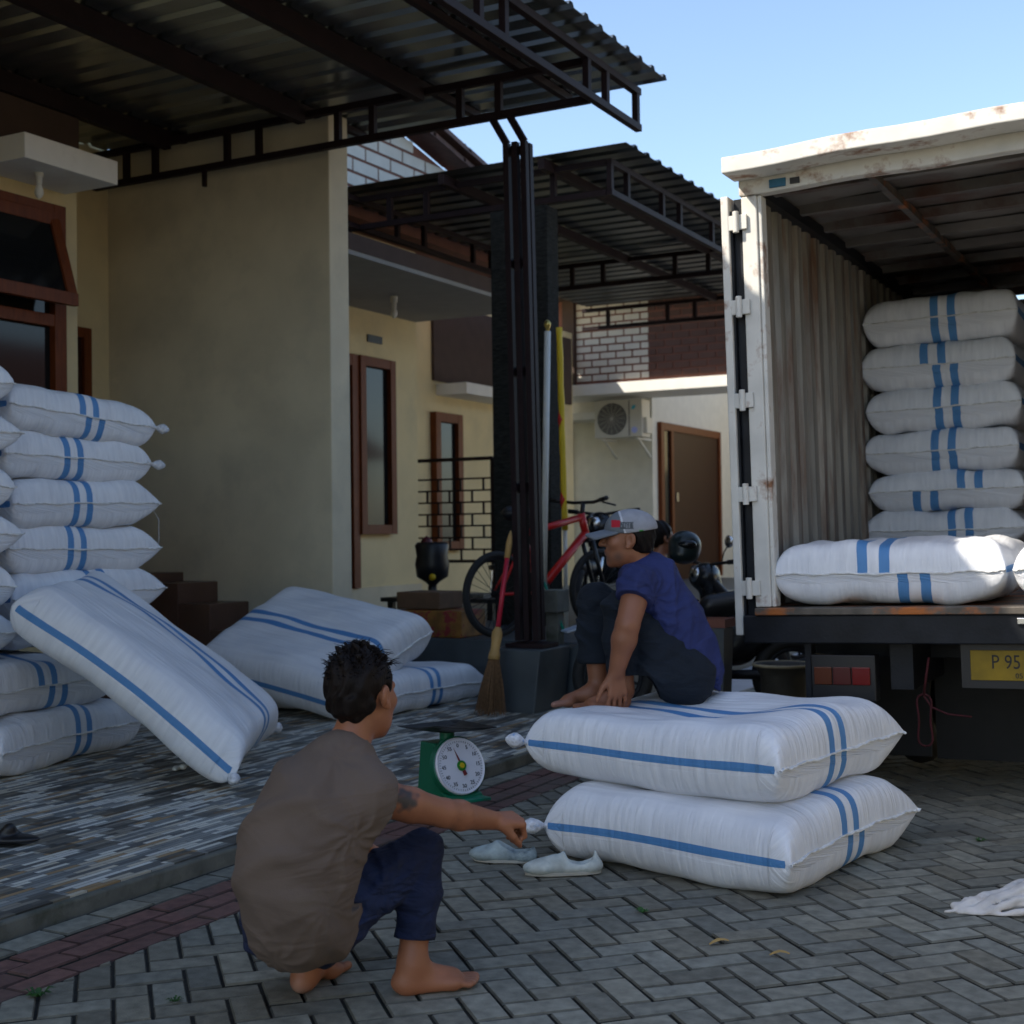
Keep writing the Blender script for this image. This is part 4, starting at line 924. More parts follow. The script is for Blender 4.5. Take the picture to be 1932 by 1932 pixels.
M_shoe2 = mat('pale grey blue canvas', (.42, .50, .50), .8, var=.25, scale=18, stain=(.12, .16, .18), stain_scale=10, stain_lo=.5, stain_hi=.65)
g_ = lambda px, py: (lambda a, q: tuple(Vector((0, 0, EYE)) + q * (EYE / -q.z) ))(0, D(px, py, 1) - Vector((0, 0, EYE)))
shoe('canvas_shoe', 'white canvas slip on shoe nearer the sacks, toe pointing left', g_(1133, 1648), g_(992, 1652), M_shoe1)
shoe('canvas_shoe', 'grey blue canvas shoe with crushed heel, left of the white one', g_(1006, 1628), g_(896, 1624), M_shoe2, True)
# rag on the ground at the right
prims = []; rg = random.Random(3)
tl_ = Vector(g_(1806, 1722)); hd = Vector(g_(2030, 1705)); dd_ = (hd - tl_).normalized(); pp2 = Vector((-dd_.y, dd_.x, 0)); LL2 = (hd - tl_).length
for k in range(13):                                  # long soft folds, fanning out from the twisted end
    off_ = -1 + 2 * k / 12; ph9 = rg.uniform(0, 6.28); q_ = []
    for j in range(9):
        t = j / 8 * 1.08; wd2 = .012 + .105 * min(1, t * 1.4) ** .8; hh = (.010 + .085 * min(1, t * 1.35)) * (1 - .78 * off_ * off_)
        q_.append(tuple(tl_ + dd_ * LL2 * t + pp2 * (off_ * wd2 + .016 * math.sin(t * 9 + ph9)) + Vector((0, 0, hh + .008 * math.sin(t * 13 + ph9)))))
    for j in range(8): prims.append(('c', q_[j], q_[j + 1], .0115, .0115, .003))
for k in range(10):
    t = k / 9; wd2 = .008 + .085 * min(1, t * 1.4); prims.append(('e', tuple(tl_ + dd_ * LL2 * t + Vector((0, 0, .006 + .02 * t))), ((dd_.x, dd_.y, 0), (pp2.x, pp2.y, 0), (0, 0, 1)), (.05, wd2, .008 + .058 * min(1, t * 1.3)), .004))
def ragfn(P, d): return d + .001 * wav(P, (60, 90, 80))
M_rag = mat('crumpled off white cloth', (.66, .62, .58), .85, var=.15, scale=14, stain=(.42, .34, .28), stain_scale=12, stain_lo=.55, stain_hi=.7)
tag(field_mesh('crumpled_rag', prims, .005, M_rag, None, fn=ragfn, cut=lambda Q: -(Q[..., 2] - .002)), 'crumpled off white cloth on the pavers at the right edge', 'cloth')
# black slipper at the left edge
sl = Vector(D(8, 1570, 5.35)); sl.z = .06
prims = [('e', (sl.x, sl.y, .085), ((.94, .34, 0), (-.34, .94, 0), (0, 0, 1)), (.15, .055, .022), 0), ('c', (sl.x - .02, sl.y - .05, .08), (sl.x + .03, sl.y, .125), .016, .02, .02), ('c', (sl.x + .03, sl.y, .125), (sl.x + .02, sl.y + .05, .08), .02, .016, .02)]
tag(field_mesh('slipper', prims, .006, M_black, None, cut=lambda Q: -(Q[..., 2] - .062)), 'black slipper on the mosaic floor at the left edge', 'slipper')
# crates, urn, chair, bench near second carport
M_card1 = mat('printed orange carton', (.30, .13, .02), .6, var=.3, scale=7, stain=(.20, .02, .02), stain_scale=9, stain_lo=.52, stain_hi=.56)
M_card2 = mat('brown carton', (.13, .07, .035), .7, var=.2)
ck = tag(MB().box(-5.85, -5.28, 9.0, 9.38, .461, .67).build('carton', M_card1, bevel=.008), 'orange printed carton on the raised floor beside the bicycle wheel', 'box')
tag(MB().box(-5.90, -5.50, 9.04, 9.40, .675, .81).build('carton', M_card2, bevel=.008), 'brown carton standing on the orange printed one', 'box')
bn = empty('low_bench', (-6.6, 11.0, .46), 'low dark bench in front of the tall brown window', 'bench')
MB().box(-7.3, -6.0, 10.9, 11.4, .62, .66).build('seat', M_black, bn, bevel=.006)
for x, y in ((-7.2, 10.95), (-6.1, 10.95), (-7.2, 11.33), (-6.1, 11.33)): MB().box(x - .03, x + .03, y - .03, y + .03, .461, .619).build('leg', M_black, bn)
MB().box(-6.95, -6.2, 10.98, 11.25, .661, .70).build('tray', mat('mottled tray', (.20, .19, .17), .6, var=.4, scale=30), bn)
ur = empty('pedestal_urn', (-6.9, 11.1, .66), 'black round urn on a stem beside the grid gate', 'urn')
uc = Vector((-6.78, 11.02, .66))
MB().lathe(uc, [(.13, 0), (.135, .02), (.09, .035), (.045, .06), (.04, .12), (.07, .15), (.15, .20), (.165, .32), (.15, .40), (.165, .50), (.14, .53), (.02, .50)], n=28).build('bowl', M_black, ur, smooth=True)
MB().lathe(uc + Vector((-.06, 0, .5)), [(.05, 0), (.06, .03), (.035, .07), (.002, .09)]).build('cover', mat('dark red enamel', (.10, .012, .02), .4), ur, smooth=True)
MB().lathe(uc + Vector((.08, -.12, .20)), [(.03, 0), (.032, .02), (.002, .03)], axis=(0, -1, 0)).build('tap', M_yellow, ur, smooth=True)
ch = empty('wire_chair', (-6.2, 11.5, .46), 'thin wire chair with looped back beside the black urn', 'chair')
cc = Vector((-6.42, 11.9, .461))
MB().lathe(cc + Vector((0, 0, .44)), [(.001, 0), (.20, 0), (.21, .02), (.20, .05), (.001, .055)]).build('seat', M_black, ch)
for k in range(4):
    a = k * math.pi / 2 + .6; q = Vector((math.cos(a), math.sin(a), 0)); MB().tube([cc + q * .21, cc + q * .17 + Vector((0, 0, .44))], .010, 8).build('leg', M_chrome, ch)
b = MB()
for sx in (.17, .08): b.tube([cc + Vector((sx * math.cos(t), .15, .46 + .34 * math.sin(t) * (1 if sx > .1 else .75))) for t in [math.pi * k / 14 for k in range(15)]], .008, 8)
b.build('backrest', M_black, ch, smooth=True)
# green handled dustpan and stone block by the post
du = empty('dustpan', (-3.9, 9.0, .3), 'dustpan with thin green handle propped near the post', 'dustpan')
MB().tube([D(1026, 1098, 9.7), D(1064, 1190, 9.6)], .011, 8).build('handle', mat('green plastic', (.01, .25, .16), .4), du, smooth=True)
q = D(1058, 1192, 9.6); MB().prism([q, q + Vector((.22, .12, .08)), q + Vector((.30, .0, .07)), q + Vector((.10, -.10, .0))], (0, 0, .012)).build('pan', mat('pale blue plastic', (.45, .52, .62), .4), du)
q = D(1037, 1146, 9.55)
tag(MB().box(q.x - .09, q.x + .06, q.y, q.y + .2, .70, .86).bar((q.x - .01, q.y + .1, .461), (q.x - .01, q.y + .1, .699), .10).build('stone_stand', M_conc, bevel=.008), 'rough grey block on a short stem behind the post', 'block')
# metal drum and pot on the road beyond
dm = empty('tub', (-3.3, 10.3, 0), 'round dark tub with a pale rim on the ground beyond the sacks', 'tub')
dc_ = Vector(g_(1478, 1330)); dc_ = Vector((dc_.x, dc_.y, 0)); dc_ = Vector(D(1478, 1290, 8.6)); dc_.z = .0
MB().lathe(dc_, [(.13, .004), (.14, .03), (.145, .34), (.165, .38), (.185, .395), (.19, .41), (.175, .415), (.15, .40), (.13, .36), (.01, .355)], n=36).build('body', mat('sooty metal', (.05, .045, .035), .6, var=.3), dm, smooth=True)
MB().torus(dc_ + Vector((0, 0, .41)), (0, 0, 1), .185, .010, 40, 8).build('rim', mat('pale rim', (.34, .29, .18), .6, var=.25), dm, smooth=True)
pc = D(1350, 1240, 8.75); pt_ = empty('plant_pot', (pc.x, pc.y, 0), 'tall grey pot with red brown rim between the men and truck', 'pot')
MB().lathe((pc.x, pc.y, 0), [(.09, .003), (.10, .01), (.13, .64), (.12, .64), (.10, .60), (.01, .60)], n=4).build('body', M_ped, pt_)
MB().lathe((pc.x, pc.y, .645), [(.135, 0), (.145, .0), (.145, .055), (.12, .055), (.12, 0)], n=4).build('rim', mat('terracotta rim', (.20, .07, .045), .6), pt_)
tag(MB().box(-4.2, -3.999, 8.55, 8.94, 0.003, .47).build('wall_stub', M_ped, bevel=.01), 'short grey wall end right of the canopy post', 'wall')
# leaves, weeds and bits on the ground
M_leaf = mat('dry straw leaf', (.42, .27, .09), .7, var=.2); M_weed = mat('weed green', (.03, .11, .015), .6, var=.3)
def leaf(name, px, py, ln, a, m, label, cat):
    p0 = Vector(g_(px, py)); d = Vector((math.cos(a), math.sin(a), 0)); s_ = Vector((-d.y, d.x, 0)); L2 = []
    for t in (0, .2, .5, .8, 1): L2.append((p0 + d * ln * t, .012 * math.sin(math.pi * (t * .9 + .05)), .006 + .012 * math.sin(t * 3)))
    v = []; f = []
    for c, w, h in L2: v += [c + s_ * w + Vector((0, 0, h)), c + Vector((0, 0, h + .004)), c - s_ * w + Vector((0, 0, h))]
    for i in range(4):
        for k in (0, 1): f.append((3 * i + k, 3 * i + k + 1, 3 * i + k + 4, 3 * i + k + 3))
    return tag(MB().add(v, f).build(name, m), label, cat)
leaf('dry_leaf', 1338, 1786, .07, .9, M_leaf, 'curled straw leaf on the pavers, left of the other straw leaf', 'leaf')
leaf('dry_leaf', 1452, 1806, .06, .5, M_leaf, 'flat straw leaf on the pavers, right of the curled one', 'leaf')
def weed(px, py, s, label):
    p0 = Vector(g_(px, py)); b = MB(); rg = random.Random(int(px))
    for k in range(26):
        a = rg.uniform(0, 6.28); d = Vector((math.cos(a), math.sin(a), 0)); l = s * rg.uniform(.4, 1); q = p0 + d * l * .2; w = Vector((-d.y, d.x, 0)) * s * .12
        m_ = q + d * l * .5 + Vector((0, 0, l * .5)); e = q + d * l + Vector((0, 0, l * .35)); b.add([q, m_ + w, e, m_ - w], [(0, 1, 2, 3)])
    return tag(b.build('weed_tuft', M_weed), label, 'weed')
weed(72, 1880, .045, 'bright green weed tuft by the red brick band at the lower left')
weed(1212, 1722, .030, 'small weed tuft between pavers below the white shoe')
weed(1850, 1588, .028, 'weed tuft in the pavers in front of the truck')
weed(330, 1890, .025, 'tiny weed between grey pavers left of the squatting man')
q = D(332, 1437, 7.0); tag(field_mesh('plastic_scrap', [('e', (q.x, q.y, .072), ((.8, .6, 0), (-.6, .8, 0), (0, 0, 1)), (.02, .045, .012), 0), ('e', (q.x + .02, q.y + .03, .075), ((1, 0, 0), (0, 1, 0), (0, 0, 1)), (.02, .02, .014), .01)], .005, M_dullwhite), 'white plastic scrap on the mosaic by the leaning sack', 'litter')
#%%PART3
# ------------------------------------------------------------------ bicycle and motorcycles
def wheel(c, axis, R, r, parent, spokes=28, rimr=None):
    w = MB().torus(c, axis, R - r, r, 48, 10).build('wheel', M_rubber, parent, smooth=True)
    MB().torus(c, axis, R - 2.1 * r, r * .45, 48, 6).build('rim', M_truckdark, w, smooth=True)
    a = Vector(axis).normalized(); x = a.orthogonal().normalized(); y = a.cross(x); b = MB(); C0 = Vector(c)
    for k in range(spokes):
        t = 2 * math.pi * k / spokes; d = x * math.cos(t) + y * math.sin(t)
        b.tube([C0 + a * .03 * (-1) ** k, C0 + d * (R - 2.2 * r)], .0022 if spokes > 12 else .014, 4, caps=False)
    b.tube([C0 - a * .04, C0 + a * .04], .028 if spokes > 12 else .05, 12); b.build('spokes', M_truckdark, w)
    return w
bk = empty('bicycle', (-5.05, 9.15, .46), 'red framed mountain bicycle parked behind the steel post', 'bicycle')
XB, Y0, Z0 = -5.05, 9.15, .46
rw = Vector((XB, Y0, Z0 + .335)); fwh = Vector((XB, Y0 + 1.12, Z0 + .335))
wheel(rw, (1, 0, 0), .335, .026, bk); wheel(fwh, (1, .0, 0), .335, .026, bk)
bbk = Vector((XB, Y0 + .43, Z0 + .33)); sti = Vector((XB, Y0 + .30, Z0 + .80)); hd_t = Vector((XB, Y0 + .93, Z0 + .93)); hd_b = Vector((XB, Y0 + .97, Z0 + .80))
b = MB().tube([bbk, hd_b], .035, 12).tube([sti, hd_t], .028, 12).tube([bbk, sti + Vector((0, -.02, .08))], .02, 10).tube([hd_b + Vector((0, .01, -.03)), hd_t + Vector((0, -.01, .03))], .032, 12)
for s_ in (-.045, .045): b.tube([rw + Vector((s_, 0, 0)), bbk + Vector((s_ * .6, 0, 0))], .011, 8).tube([rw + Vector((s_, 0, 0)), sti], .010, 8)
b.build('frame', M_red, bk, smooth=True)
b = MB()
for s_ in (-.06, .06): b.tube([fwh + Vector((s_, 0, 0)), Vector((XB + s_, Y0 + .99, Z0 + .74))], .018, 8)
b.tube([Vector((XB - .06, Y0 + .99, Z0 + .74)), Vector((XB + .06, Y0 + .99, Z0 + .74))], .02, 8); b.build('fork', M_black, bk, smooth=True)
hb = hd_t + Vector((0, .02, .12)); b = MB().tube([hb + Vector((-.33, -.06, .03)), hb + Vector((-.12, 0, 0)), hb + Vector((.12, 0, 0)), hb + Vector((.33, -.06, .03))], .014, 8)
b.tube([hd_t, hb], .02, 8)
for s_ in (-1, 1): b.tube([hb + Vector((s_ * .33, -.06, .03)), hb + Vector((s_ * .22, -.03, .015))], .019, 8).tube([hb + Vector((s_ * .22, .0, .0)), hb + Vector((s_ * .32, .05, -.03))], .008, 6)
b.build('handlebar', M_black, bk, smooth=True)
st_ = sti + Vector((0, -.05, .16)); field_mesh('saddle', [('c', tuple(st_ + Vector((0, -.10, 0))), tuple(st_ + Vector((0, .14, 0))), .06, .022, 0), ('e', tuple(st_ + Vector((0, -.1, 0))), ((1, 0, 0), (0, 1, 0), (0, 0, 1)), (.08, .07, .03), .03)], .012, M_black, bk)
MB().lathe(bbk + Vector((.05, 0, 0)), [(.001, 0), (.10, 0), (.10, .006), (.001, .006)], axis=(1, 0, 0)).build('chain_ring', M_black, bk)
MB().bar(bbk + Vector((.07, 0, 0)), bbk + Vector((.07, .12, -.12)), .02).box(bbk.x + .08, bbk.x + .16, bbk.y + .09, bbk.y + .16, bbk.z - .14, bbk.z - .12).build('pedal_crank', M_black, bk)
bk.rotation_euler = (0, 0, math.radians(-20.4))
I3 = ((1, 0, 0), (0, 1, 0), (0, 0, 1))
def motorbike(name, label, base, yawdeg, body_m, trim_m, z0, mirrors=True):
    r = empty(name, (base[0], base[1], z0), label, 'motorcycle')
    a = math.radians(yawdeg); fx = Vector((math.cos(a), math.sin(a), 0)); sx = Vector((-fx.y, fx.x, 0)); B = Vector((base[0], base[1], z0))
    P = lambda f, s, h: tuple(B + fx * f + sx * s + Vector((0, 0, h)))
    R = [tuple(fx), tuple(sx), (0, 0, 1)]
    wheel(P(.62, 0, .28), tuple(sx), .28, .042, r, 6); wheel(P(-.60, 0, .28), tuple(sx), .28, .048, r, 6)
    field_mesh('fairing', [('c', P(.36, 0, .88), P(.30, 0, .50), .10, .11, .0), ('e', P(.42, 0, .86), R, (.11, .15, .12), .05), ('c', P(.28, .10, .62), P(.14, .12, .35), .05, .04, .05), ('c', P(.28, -.10, .62), P(.14, -.12, .35), .05, .04, .05),
        ('c', P(.2, 0, .42), P(-.25, 0, .46), .09, .10, .05), ('c', P(-.2, 0, .60), P(-.75, 0, .78), .11, .06, .06), ('c', P(-.2, 0, .48), P(-.4, 0, .6), .12, .12, .06)], .012, body_m, r, color=None)
    field_mesh('seat', [('c', P(-.05, 0, .74), P(-.62, 0, .83), .085, .085, 0), ('c', P(-.05, .03, .76), P(-.6, .03, .85), .07, .07, .02)], .012, M_black, r)
    field_mesh('front_mudguard', [('e', P(.62, 0, .50), R, (.22, .06, .07), 0), ('c', P(.46, 0, .55), P(.50, 0, .40), .05, .05, .03)], .012, trim_m, r)
    MB().tube([P(.30, -.36, 1.0), P(.36, -.15, .98), P(.40, 0, .96), P(.36, .15, .98), P(.30, .36, 1.0)], .014, 8).build('handlebar', M_black, r, smooth=True)
    for s_ in (-1, 1):
        MB().tube([P(.30, s_ * .36, 1.0), P(.33, s_ * .25, .99)], .021, 8).build('grip', M_rubber, r, smooth=True)
        if not mirrors: continue
        mr = MB().tube([P(.36, s_ * .2, 1.0), P(.37, s_ * .25, 1.08), P(.36, s_ * .30, 1.14)], .006, 6).build('mirror', M_black, r, smooth=True)
        MB().lathe(P(.36, s_ * .31, 1.17), [(.001, .02), (.04, .018), (.055, .006), (.052, -.008), (.001, -.009)], axis=tuple(fx), n=20).build('glass', M_chrome, mr, smooth=True)
    MB().lathe(P(.50, 0, .88), [(.02, .035), (.06, .025), (.075, .0), (.07, -.02)], axis=tuple(fx)).build('headlight', M_chrome, r, smooth=True)
    MB().tube([P(.10, .13, .30), P(-.35, .15, .30), P(-.72, .16, .38)], [.025, .035, .045], 12).build('exhaust', M_truckdark, r, smooth=True)
    MB().tube([P(.60, .07, .28), P(.44, .06, .66)], .02, 8).tube([P(.60, -.07, .28), P(.44, -.06, .66)], .02, 8).build('fork', M_chrome, r, smooth=True)
    field_mesh('trim_panel', [('c', P(.47, .06, .93), P(.28, .12, .70), .035, .05, .0), ('c', P(.47, -.06, .93), P(.28, -.12, .70), .035, .05, 0), ('c', P(-.3, .09, .66), P(-.7, .06, .80), .03, .02, 0), ('c', P(-.3, -.09, .66), P(-.7, -.06, .80), .03, .02, 0)], .010, trim_m, r)
    return r
M_mb = mat('glossy black bodywork', (.015, .016, .018), .25, var=.05); M_mg = mat('mint green bodywork', (.06, .33, .20), .3, var=.1)
motorbike('motorcycle', 'black motorcycle behind the red bicycle on the raised floor', (-5.05, 11.5, 0), -92, M_mb, M_black, .46, False)
motorbike('motorcycle', 'black and mint green motorcycle between the seated man and the truck', (-3.22, 8.75, 0), 205, M_mb, M_mg, 0.0)
motorbike('motorcycle', 'dark motorcycle at the back with silver headlight, right of the green one', (-3.9, 11.6, 0), 235, M_mb, M_black, 0.0)
hm = D(1292, 1030, 9.6)
h_ = empty('helmet', tuple(hm), 'dark glossy helmet resting near the handlebar beside the dark haired head', 'helmet')
field_mesh('shell', [('e', tuple(hm), I3, (.115, .13, .11), 0), ('e', (hm.x, hm.y - .02, hm.z - .06), I3, (.10, .12, .07), .03)], .01, mat('dark green gloss', (.012, .02, .02), .35), h_)
field_mesh('visor', [('e', (hm.x + .03, hm.y - .07, hm.z + .01), I3, (.085, .065, .04), 0)], .01, M_glass, h_)

# ------------------------------------------------------------------ people
def hand(w, d, n, side, curl=(.9, 1.0, .7), s=1.0, spread=.0, thumb=.5):
    """palm + four jointed fingers + thumb; d to knuckles, n palm normal, side +-1 gives the thumb side"""
    w = np.array(w, float); d = np.array(d, float); d /= np.linalg.norm(d); n = np.array(n, float); n -= d * (n @ d); n /= np.linalg.norm(n)
    t = np.cross(d, n) * side; pr = []
    lens = (.88, 1.0, .93, .74)
    for i in range(4):
        o = (.030 - .020 * i) * s; K = w + d * (.088 - .005 * abs(i - 1)) * s + t * o
        pr.append(('c', tuple(w + t * o * .6 + d * .01), tuple(K), .016 * s, .0125 * s, .010))
        dd = d + t * (spread * (1.5 - i)); dd /= np.linalg.norm(dd); nn = n.copy(); p = K; rad = .0098 * s
        for j, L in enumerate((.046, .028, .022)):
            a = curl[j] * (1 + .06 * i); nd = dd * math.cos(a) + nn * math.sin(a); nn = nn * math.cos(a) - dd * math.sin(a); dd = nd
            q = p + dd * L * lens[i] * s; pr.append(('c', tuple(p), tuple(q), rad, rad * .92, .0035)); p = q; rad *= .92
    p = w + d * .022 * s + t * .026 * s + n * .006; dd = d * .62 + t * .62 * (1 - thumb * .5) + n * .55 * thumb; dd /= np.linalg.norm(dd)
    q = p + dd * .042 * s; pr.append(('c', tuple(p), tuple(q), .0155 * s, .0115 * s, .010)); d2 = dd * .75 + n * .4 * thumb + d * .3 - t * .45 * thumb; d2 /= np.linalg.norm(d2)
    q2 = q + d2 * .030 * s; pr.append(('c', tuple(q), tuple(q2), .0112 * s, .010 * s, .003)); q3 = q2 + (d2 - t * .3 * thumb) * .024 * s; pr.append(('c', tuple(q2), tuple(q3), .0100 * s, .0085 * s, .003))
    return pr
def foot(ankle, heel, toe, side, s=1.0):
    """bare foot on the ground from heel to toe"""
    a, h, t = (np.array(v, float) for v in (ankle, heel, toe)); d = t - h; L = np.linalg.norm(d); d /= L; up = np.array((0, 0, 1.0)); sd = np.cross(d, up) * side   # big toe side
    R = [tuple(sd), tuple(d), (0, 0, 1)]; z = h[2]
    P = lambda f, c, u: tuple(h + d * f * L + sd * c + up * u)
    pr = [('e', P(.13, 0, .030), R, (.031, .040, .032), .02), ('c', tuple(a), P(.22, 0, .05), .037, .034, .03), ('c', P(.22, .0, .055), P(.66, .008, .030), .034, .024, .03),
          ('c', P(.15, -.012, .022), P(.66, -.024, .018), .024, .018, .02), ('c', P(.62, .022, .022), P(.70, .024, .020), .024, .021, .015), ('e', P(.66, 0, .020), R, (.043, .035, .019), .015)]
    for i, (c, l, r) in enumerate(((.030, .99, .0135), (.011, .98, .0100), (-.006, .95, .0092), (-.021, .91, .0088), (-.034, .86, .0085))):
        pr.append(('c', P(.74, c, .017), P(l - .04, c * 1.06, .013), r * 1.05, r, .005))
    pr += [('e', tuple(a + sd * .027 - up * .005), I3, (.013, .013, .016), .01), ('e', tuple(a - sd * .027 - up * .01), I3, (.013, .013, .016), .01)]
    return pr
def head(c, f, u, s=1.0, beard=False):
    S_, F_, U_ = frame(f, u); c = np.array(c, float); R = [tuple(S_), tuple(F_), tuple(U_)]
    P = lambda a, b, h: tuple(c + (S_ * a + F_ * b + U_ * h) * s)
    e = lambda p, r, k: ('e', P(*p), R, tuple(x * s for x in r), k)
    q = lambda a, b, r1, r2, k: ('c', P(*a), P(*b), r1 * s, r2 * s, k)
    pr = [e((0, -.012, .030), (.076, .098, .086), 0), e((0, .030, -.035), (.060, .062, .075), .03), e((0, .045, -.075), (.040, .038, .034), .03), e((0, .072, -.098), (.018, .016, .015), .02),
          q((-.032, .080, .030), (.032, .080, .030), .013, .013, .014), q((0, .088, .026), (0, .112, -.016), .0085, .0125, .010), e((.012, .098, -.020), (.009, .010, .008), .006), e((-.012, .098, -.020), (.009, .010, .008), .006),
          e((0, .088, -.047), (.024, .012, .0065), .006), e((0, .086, -.060), (.021, .012, .0075), .006), e((.042, .058, -.012), (.022, .022, .022), .02), e((-.042, .058, -.012), (.022, .022, .022), .02),
          e((.032, .086, .012), (.012, .012, .008), -.008), e((-.032, .086, .012), (.012, .012, .008), -.008), e((.031, .075, .011), (.0125, .0125, .0105), .002), e((-.031, .075, .011), (.0125, .0125, .0105), .002)]
    for sg in (-1, 1):
        pr += [e((sg * .079, -.008, -.002), (.009, .021, .033), .005), e((sg * .087, -.016, .004), (.008, .016, .027), .004), e((sg * .091, -.004, .002), (.009, .010, .018), -.004), e((sg * .080, .004, -.028), (.008, .010, .010), .006)]
    return pr, P, R
def skin(name, col):
    return mat(name, col, .52, var=.10, scale=10, bump=.06, bscale=160, attr='col', spec=.45)
def colfn(base, rules):
    def f(V):
        C = np.tile(np.array(base, np.float32), (len(V), 1))
        for cen, rad, col, soft in rules:
            d = np.linalg.norm((V - np.array(cen)) / np.array(rad), axis=1)
            n_ = .12 * np.sin(V[:, 0] * 160) * np.sin(V[:, 1] * 140) * np.sin(V[:, 2] * 150) if soft < 0 else 0
            w = np.clip((1 + n_ * 3 - d) / abs(soft), 0, 1)[:, None]; C = C * (1 - w) + np.array(col, np.float32) * w
        return C
    return f
def cloth_fold(amp, f1, f2, f3):
    f1, f2, f3 = (np.array(v, np.float32) for v in (f1, f2, f3))
    def fn(P, d):
        w1 = np.sin(P @ f3 + 1.0); w2 = np.sin(P @ f3 * 1.7 + P @ f2 * .3)
        a = np.sin(P @ f1 * 1.6 + 2.4 * w1); b = np.sin(P @ f2 * 1.5 + 2.0 * w2); m1 = .5 + .5 * np.sin(P @ f3 * .9 + P @ f1 * .35); m2 = .5 + .5 * np.sin(P @ f3 * 1.1 - P @ f2 * .3 + 2)
        return d - amp * m1 * (.5 + .5 * a) ** 3 * 1.5 - amp * m2 * (.5 + .5 * b) ** 3 * 1.5
    return fn

def radial(cen, ax1, ax2, nf_, amp, rad, ph=0.0):
    cen, ax1, ax2 = (np.array(v, np.float32) for v in (cen, ax1, ax2))
    def f(P):
        q = P - cen; r2 = (q * q).sum(-1); r_ = np.sqrt(r2); an = np.arctan2(q @ ax1, q @ ax2) + .35 * np.sin(r_ * 28 + ph)
        return amp * (.5 + .5 * np.sin(an * nf_ + ph)) ** 2.5 * np.exp(-r2 / rad ** 2) * np.clip(r_ / .05, 0, 1)
    return f
def folds(base, *rad):
    def fn(P, d):
        d = base(P, d)
        for r_ in rad: d = d - r_(P)
        return d
    return fn
# ---- squatting man
A = lambda x, y, d: tuple(D(x, y, d))
pm = empty('person', A(650, 1860, 3.7), 'squatting man seen from behind in grey brown shirt and jeans, reaching to a sack corner', 'person')
hc = A(687, 1314, 3.72)
hp, HP, HR = head(hc, _f * .80 + _r * .50 - _u * .10, _u + _f * .15, 1.0)
fl = g_(742, 1878); ft = g_(884, 1862); flz = .004
heelR = np.array((fl[0], fl[1], flz)); toeR = np.array((ft[0], ft[1], flz)); dR = (toeR - heelR) / np.linalg.norm(toeR - heelR); toeR = heelR + dR * .255
l0 = g_(562, 1880); heelL = np.array((l0[0], l0[1], flz)); dL = _f * .95 + _r * .35; dL = dL * (1, 1, 0); dL /= np.linalg.norm(dL); toeL = heelL + dL * .25
ankR = heelR + dR * .055 + np.array((0, 0, .085)); ankL = heelL + dL * .05 + np.array((0, 0, .085))
pel = A(562, 1724, 3.60); sp1 = A(560, 1680, 3.56); sp2 = A(564, 1600, 3.57); sp3 = A(598, 1525, 3.60); sp4 = A(636, 1462, 3.64); nkb = A(655, 1415, 3.67)
shR = A(694, 1500, 3.55); elR = A(838, 1534, 3.70); wrR = A(930, 1548, 3.88)
shL = A(560, 1470, 3.78); elL = A(628, 1572, 3.99); wrL = A(684, 1596, 4.12)
hiR = A(604, 1742, 3.64); knR = A(796, 1606, 3.80); hiL = A(530, 1738, 3.70); knL = A(648, 1632, 4.05)
body = [('c', pel, sp1, .11, .105, .03), ('c', sp1, sp2, .105, .105, .03), ('c', sp2, sp3, .105, .11, .03), ('c', sp3, sp4, .11, .080, .04), ('c', sp4, nkb, .075, .058, .03), ('c', nkb, tuple(np.array(hc) - np.array(HR[2]) * .05 - np.array(HR[1]) * .02), .056, .052, .02),
        ('c', sp4, shR, .07, .058, .03), ('c', shR, tuple((np.array(shR) * .45 + np.array(elR) * .55)), .052, .046, .02), ('c', tuple((np.array(shR) * .45 + np.array(elR) * .55)), elR, .046, .038, .015), ('c', elR, tuple(np.array(elR) * .7 + np.array(wrR) * .3), .040, .041, .01), ('c', tuple(np.array(elR) * .7 + np.array(wrR) * .3), wrR, .041, .027, .015),
        ('c', sp4, shL, .07, .058, .03), ('c', shL, elL, .050, .038, .02), ('c', elL, wrL, .038, .027, .015),
        ('c', pel, hiR, .12, .09, .03), ('c', hiR, knR, .082, .055, .02), ('c', knR, tuple(np.array(knR) * .6 + np.array(ankR) * .4), .052, .054, .01), ('c', tuple(np.array(knR) * .6 + np.array(ankR) * .4), tuple(ankR), .054, .035, .02),
        ('c', pel, hiL, .12, .09, .03), ('c', hiL, knL, .082, .055, .02), ('c', knL, tuple(np.array(knL) * .6 + np.array(ankL) * .4), .052, .054, .01), ('c', tuple(np.array(knL) * .6 + np.array(ankL) * .4), tuple(ankL), .054, .035, .02)]
hd_dir = np.array(A(985, 1546, 3.93)) - np.array(wrR)
body += hand(wrR, hd_dir, _f * .2 - _r * .25 - _u * .95, -1, curl=(1.15, 1.35, .7), thumb=.9)
body += hand(wrL, np.array(_r) * .6 + _f * .5 - _u * .4, -_u, 1, curl=(.5, .5, .3))
body += foot(ankR, heelR, toeR, 1) if False else foot(ankR, heelR, toeR, -1)
body += foot(ankL, heelL, toeL, 1)
body += hp
tc_ = np.array(A(768, 1505, 3.56))
skA = (.31, .118, .056)
body_o = field_mesh('body', body, .0052, skin('sun browned skin', skA), pm, color=colfn(skA, [
    (tc_, (.040, .050, .052), (.045, .036, .036), -.5), (tuple(tc_ + np.array((-.004, 0, .008))), (.012, .02, .012), (.20, .06, .04), -.5),
    (HP(0, .088, -.053), (.03, .03, .012), (.20, .07, .055), .4), (tuple(toeR), (.09, .09, .03), (.36, .19, .13), .9), (tuple(heelL), (.05, .05, .05), (.38, .21, .15), .8)]))
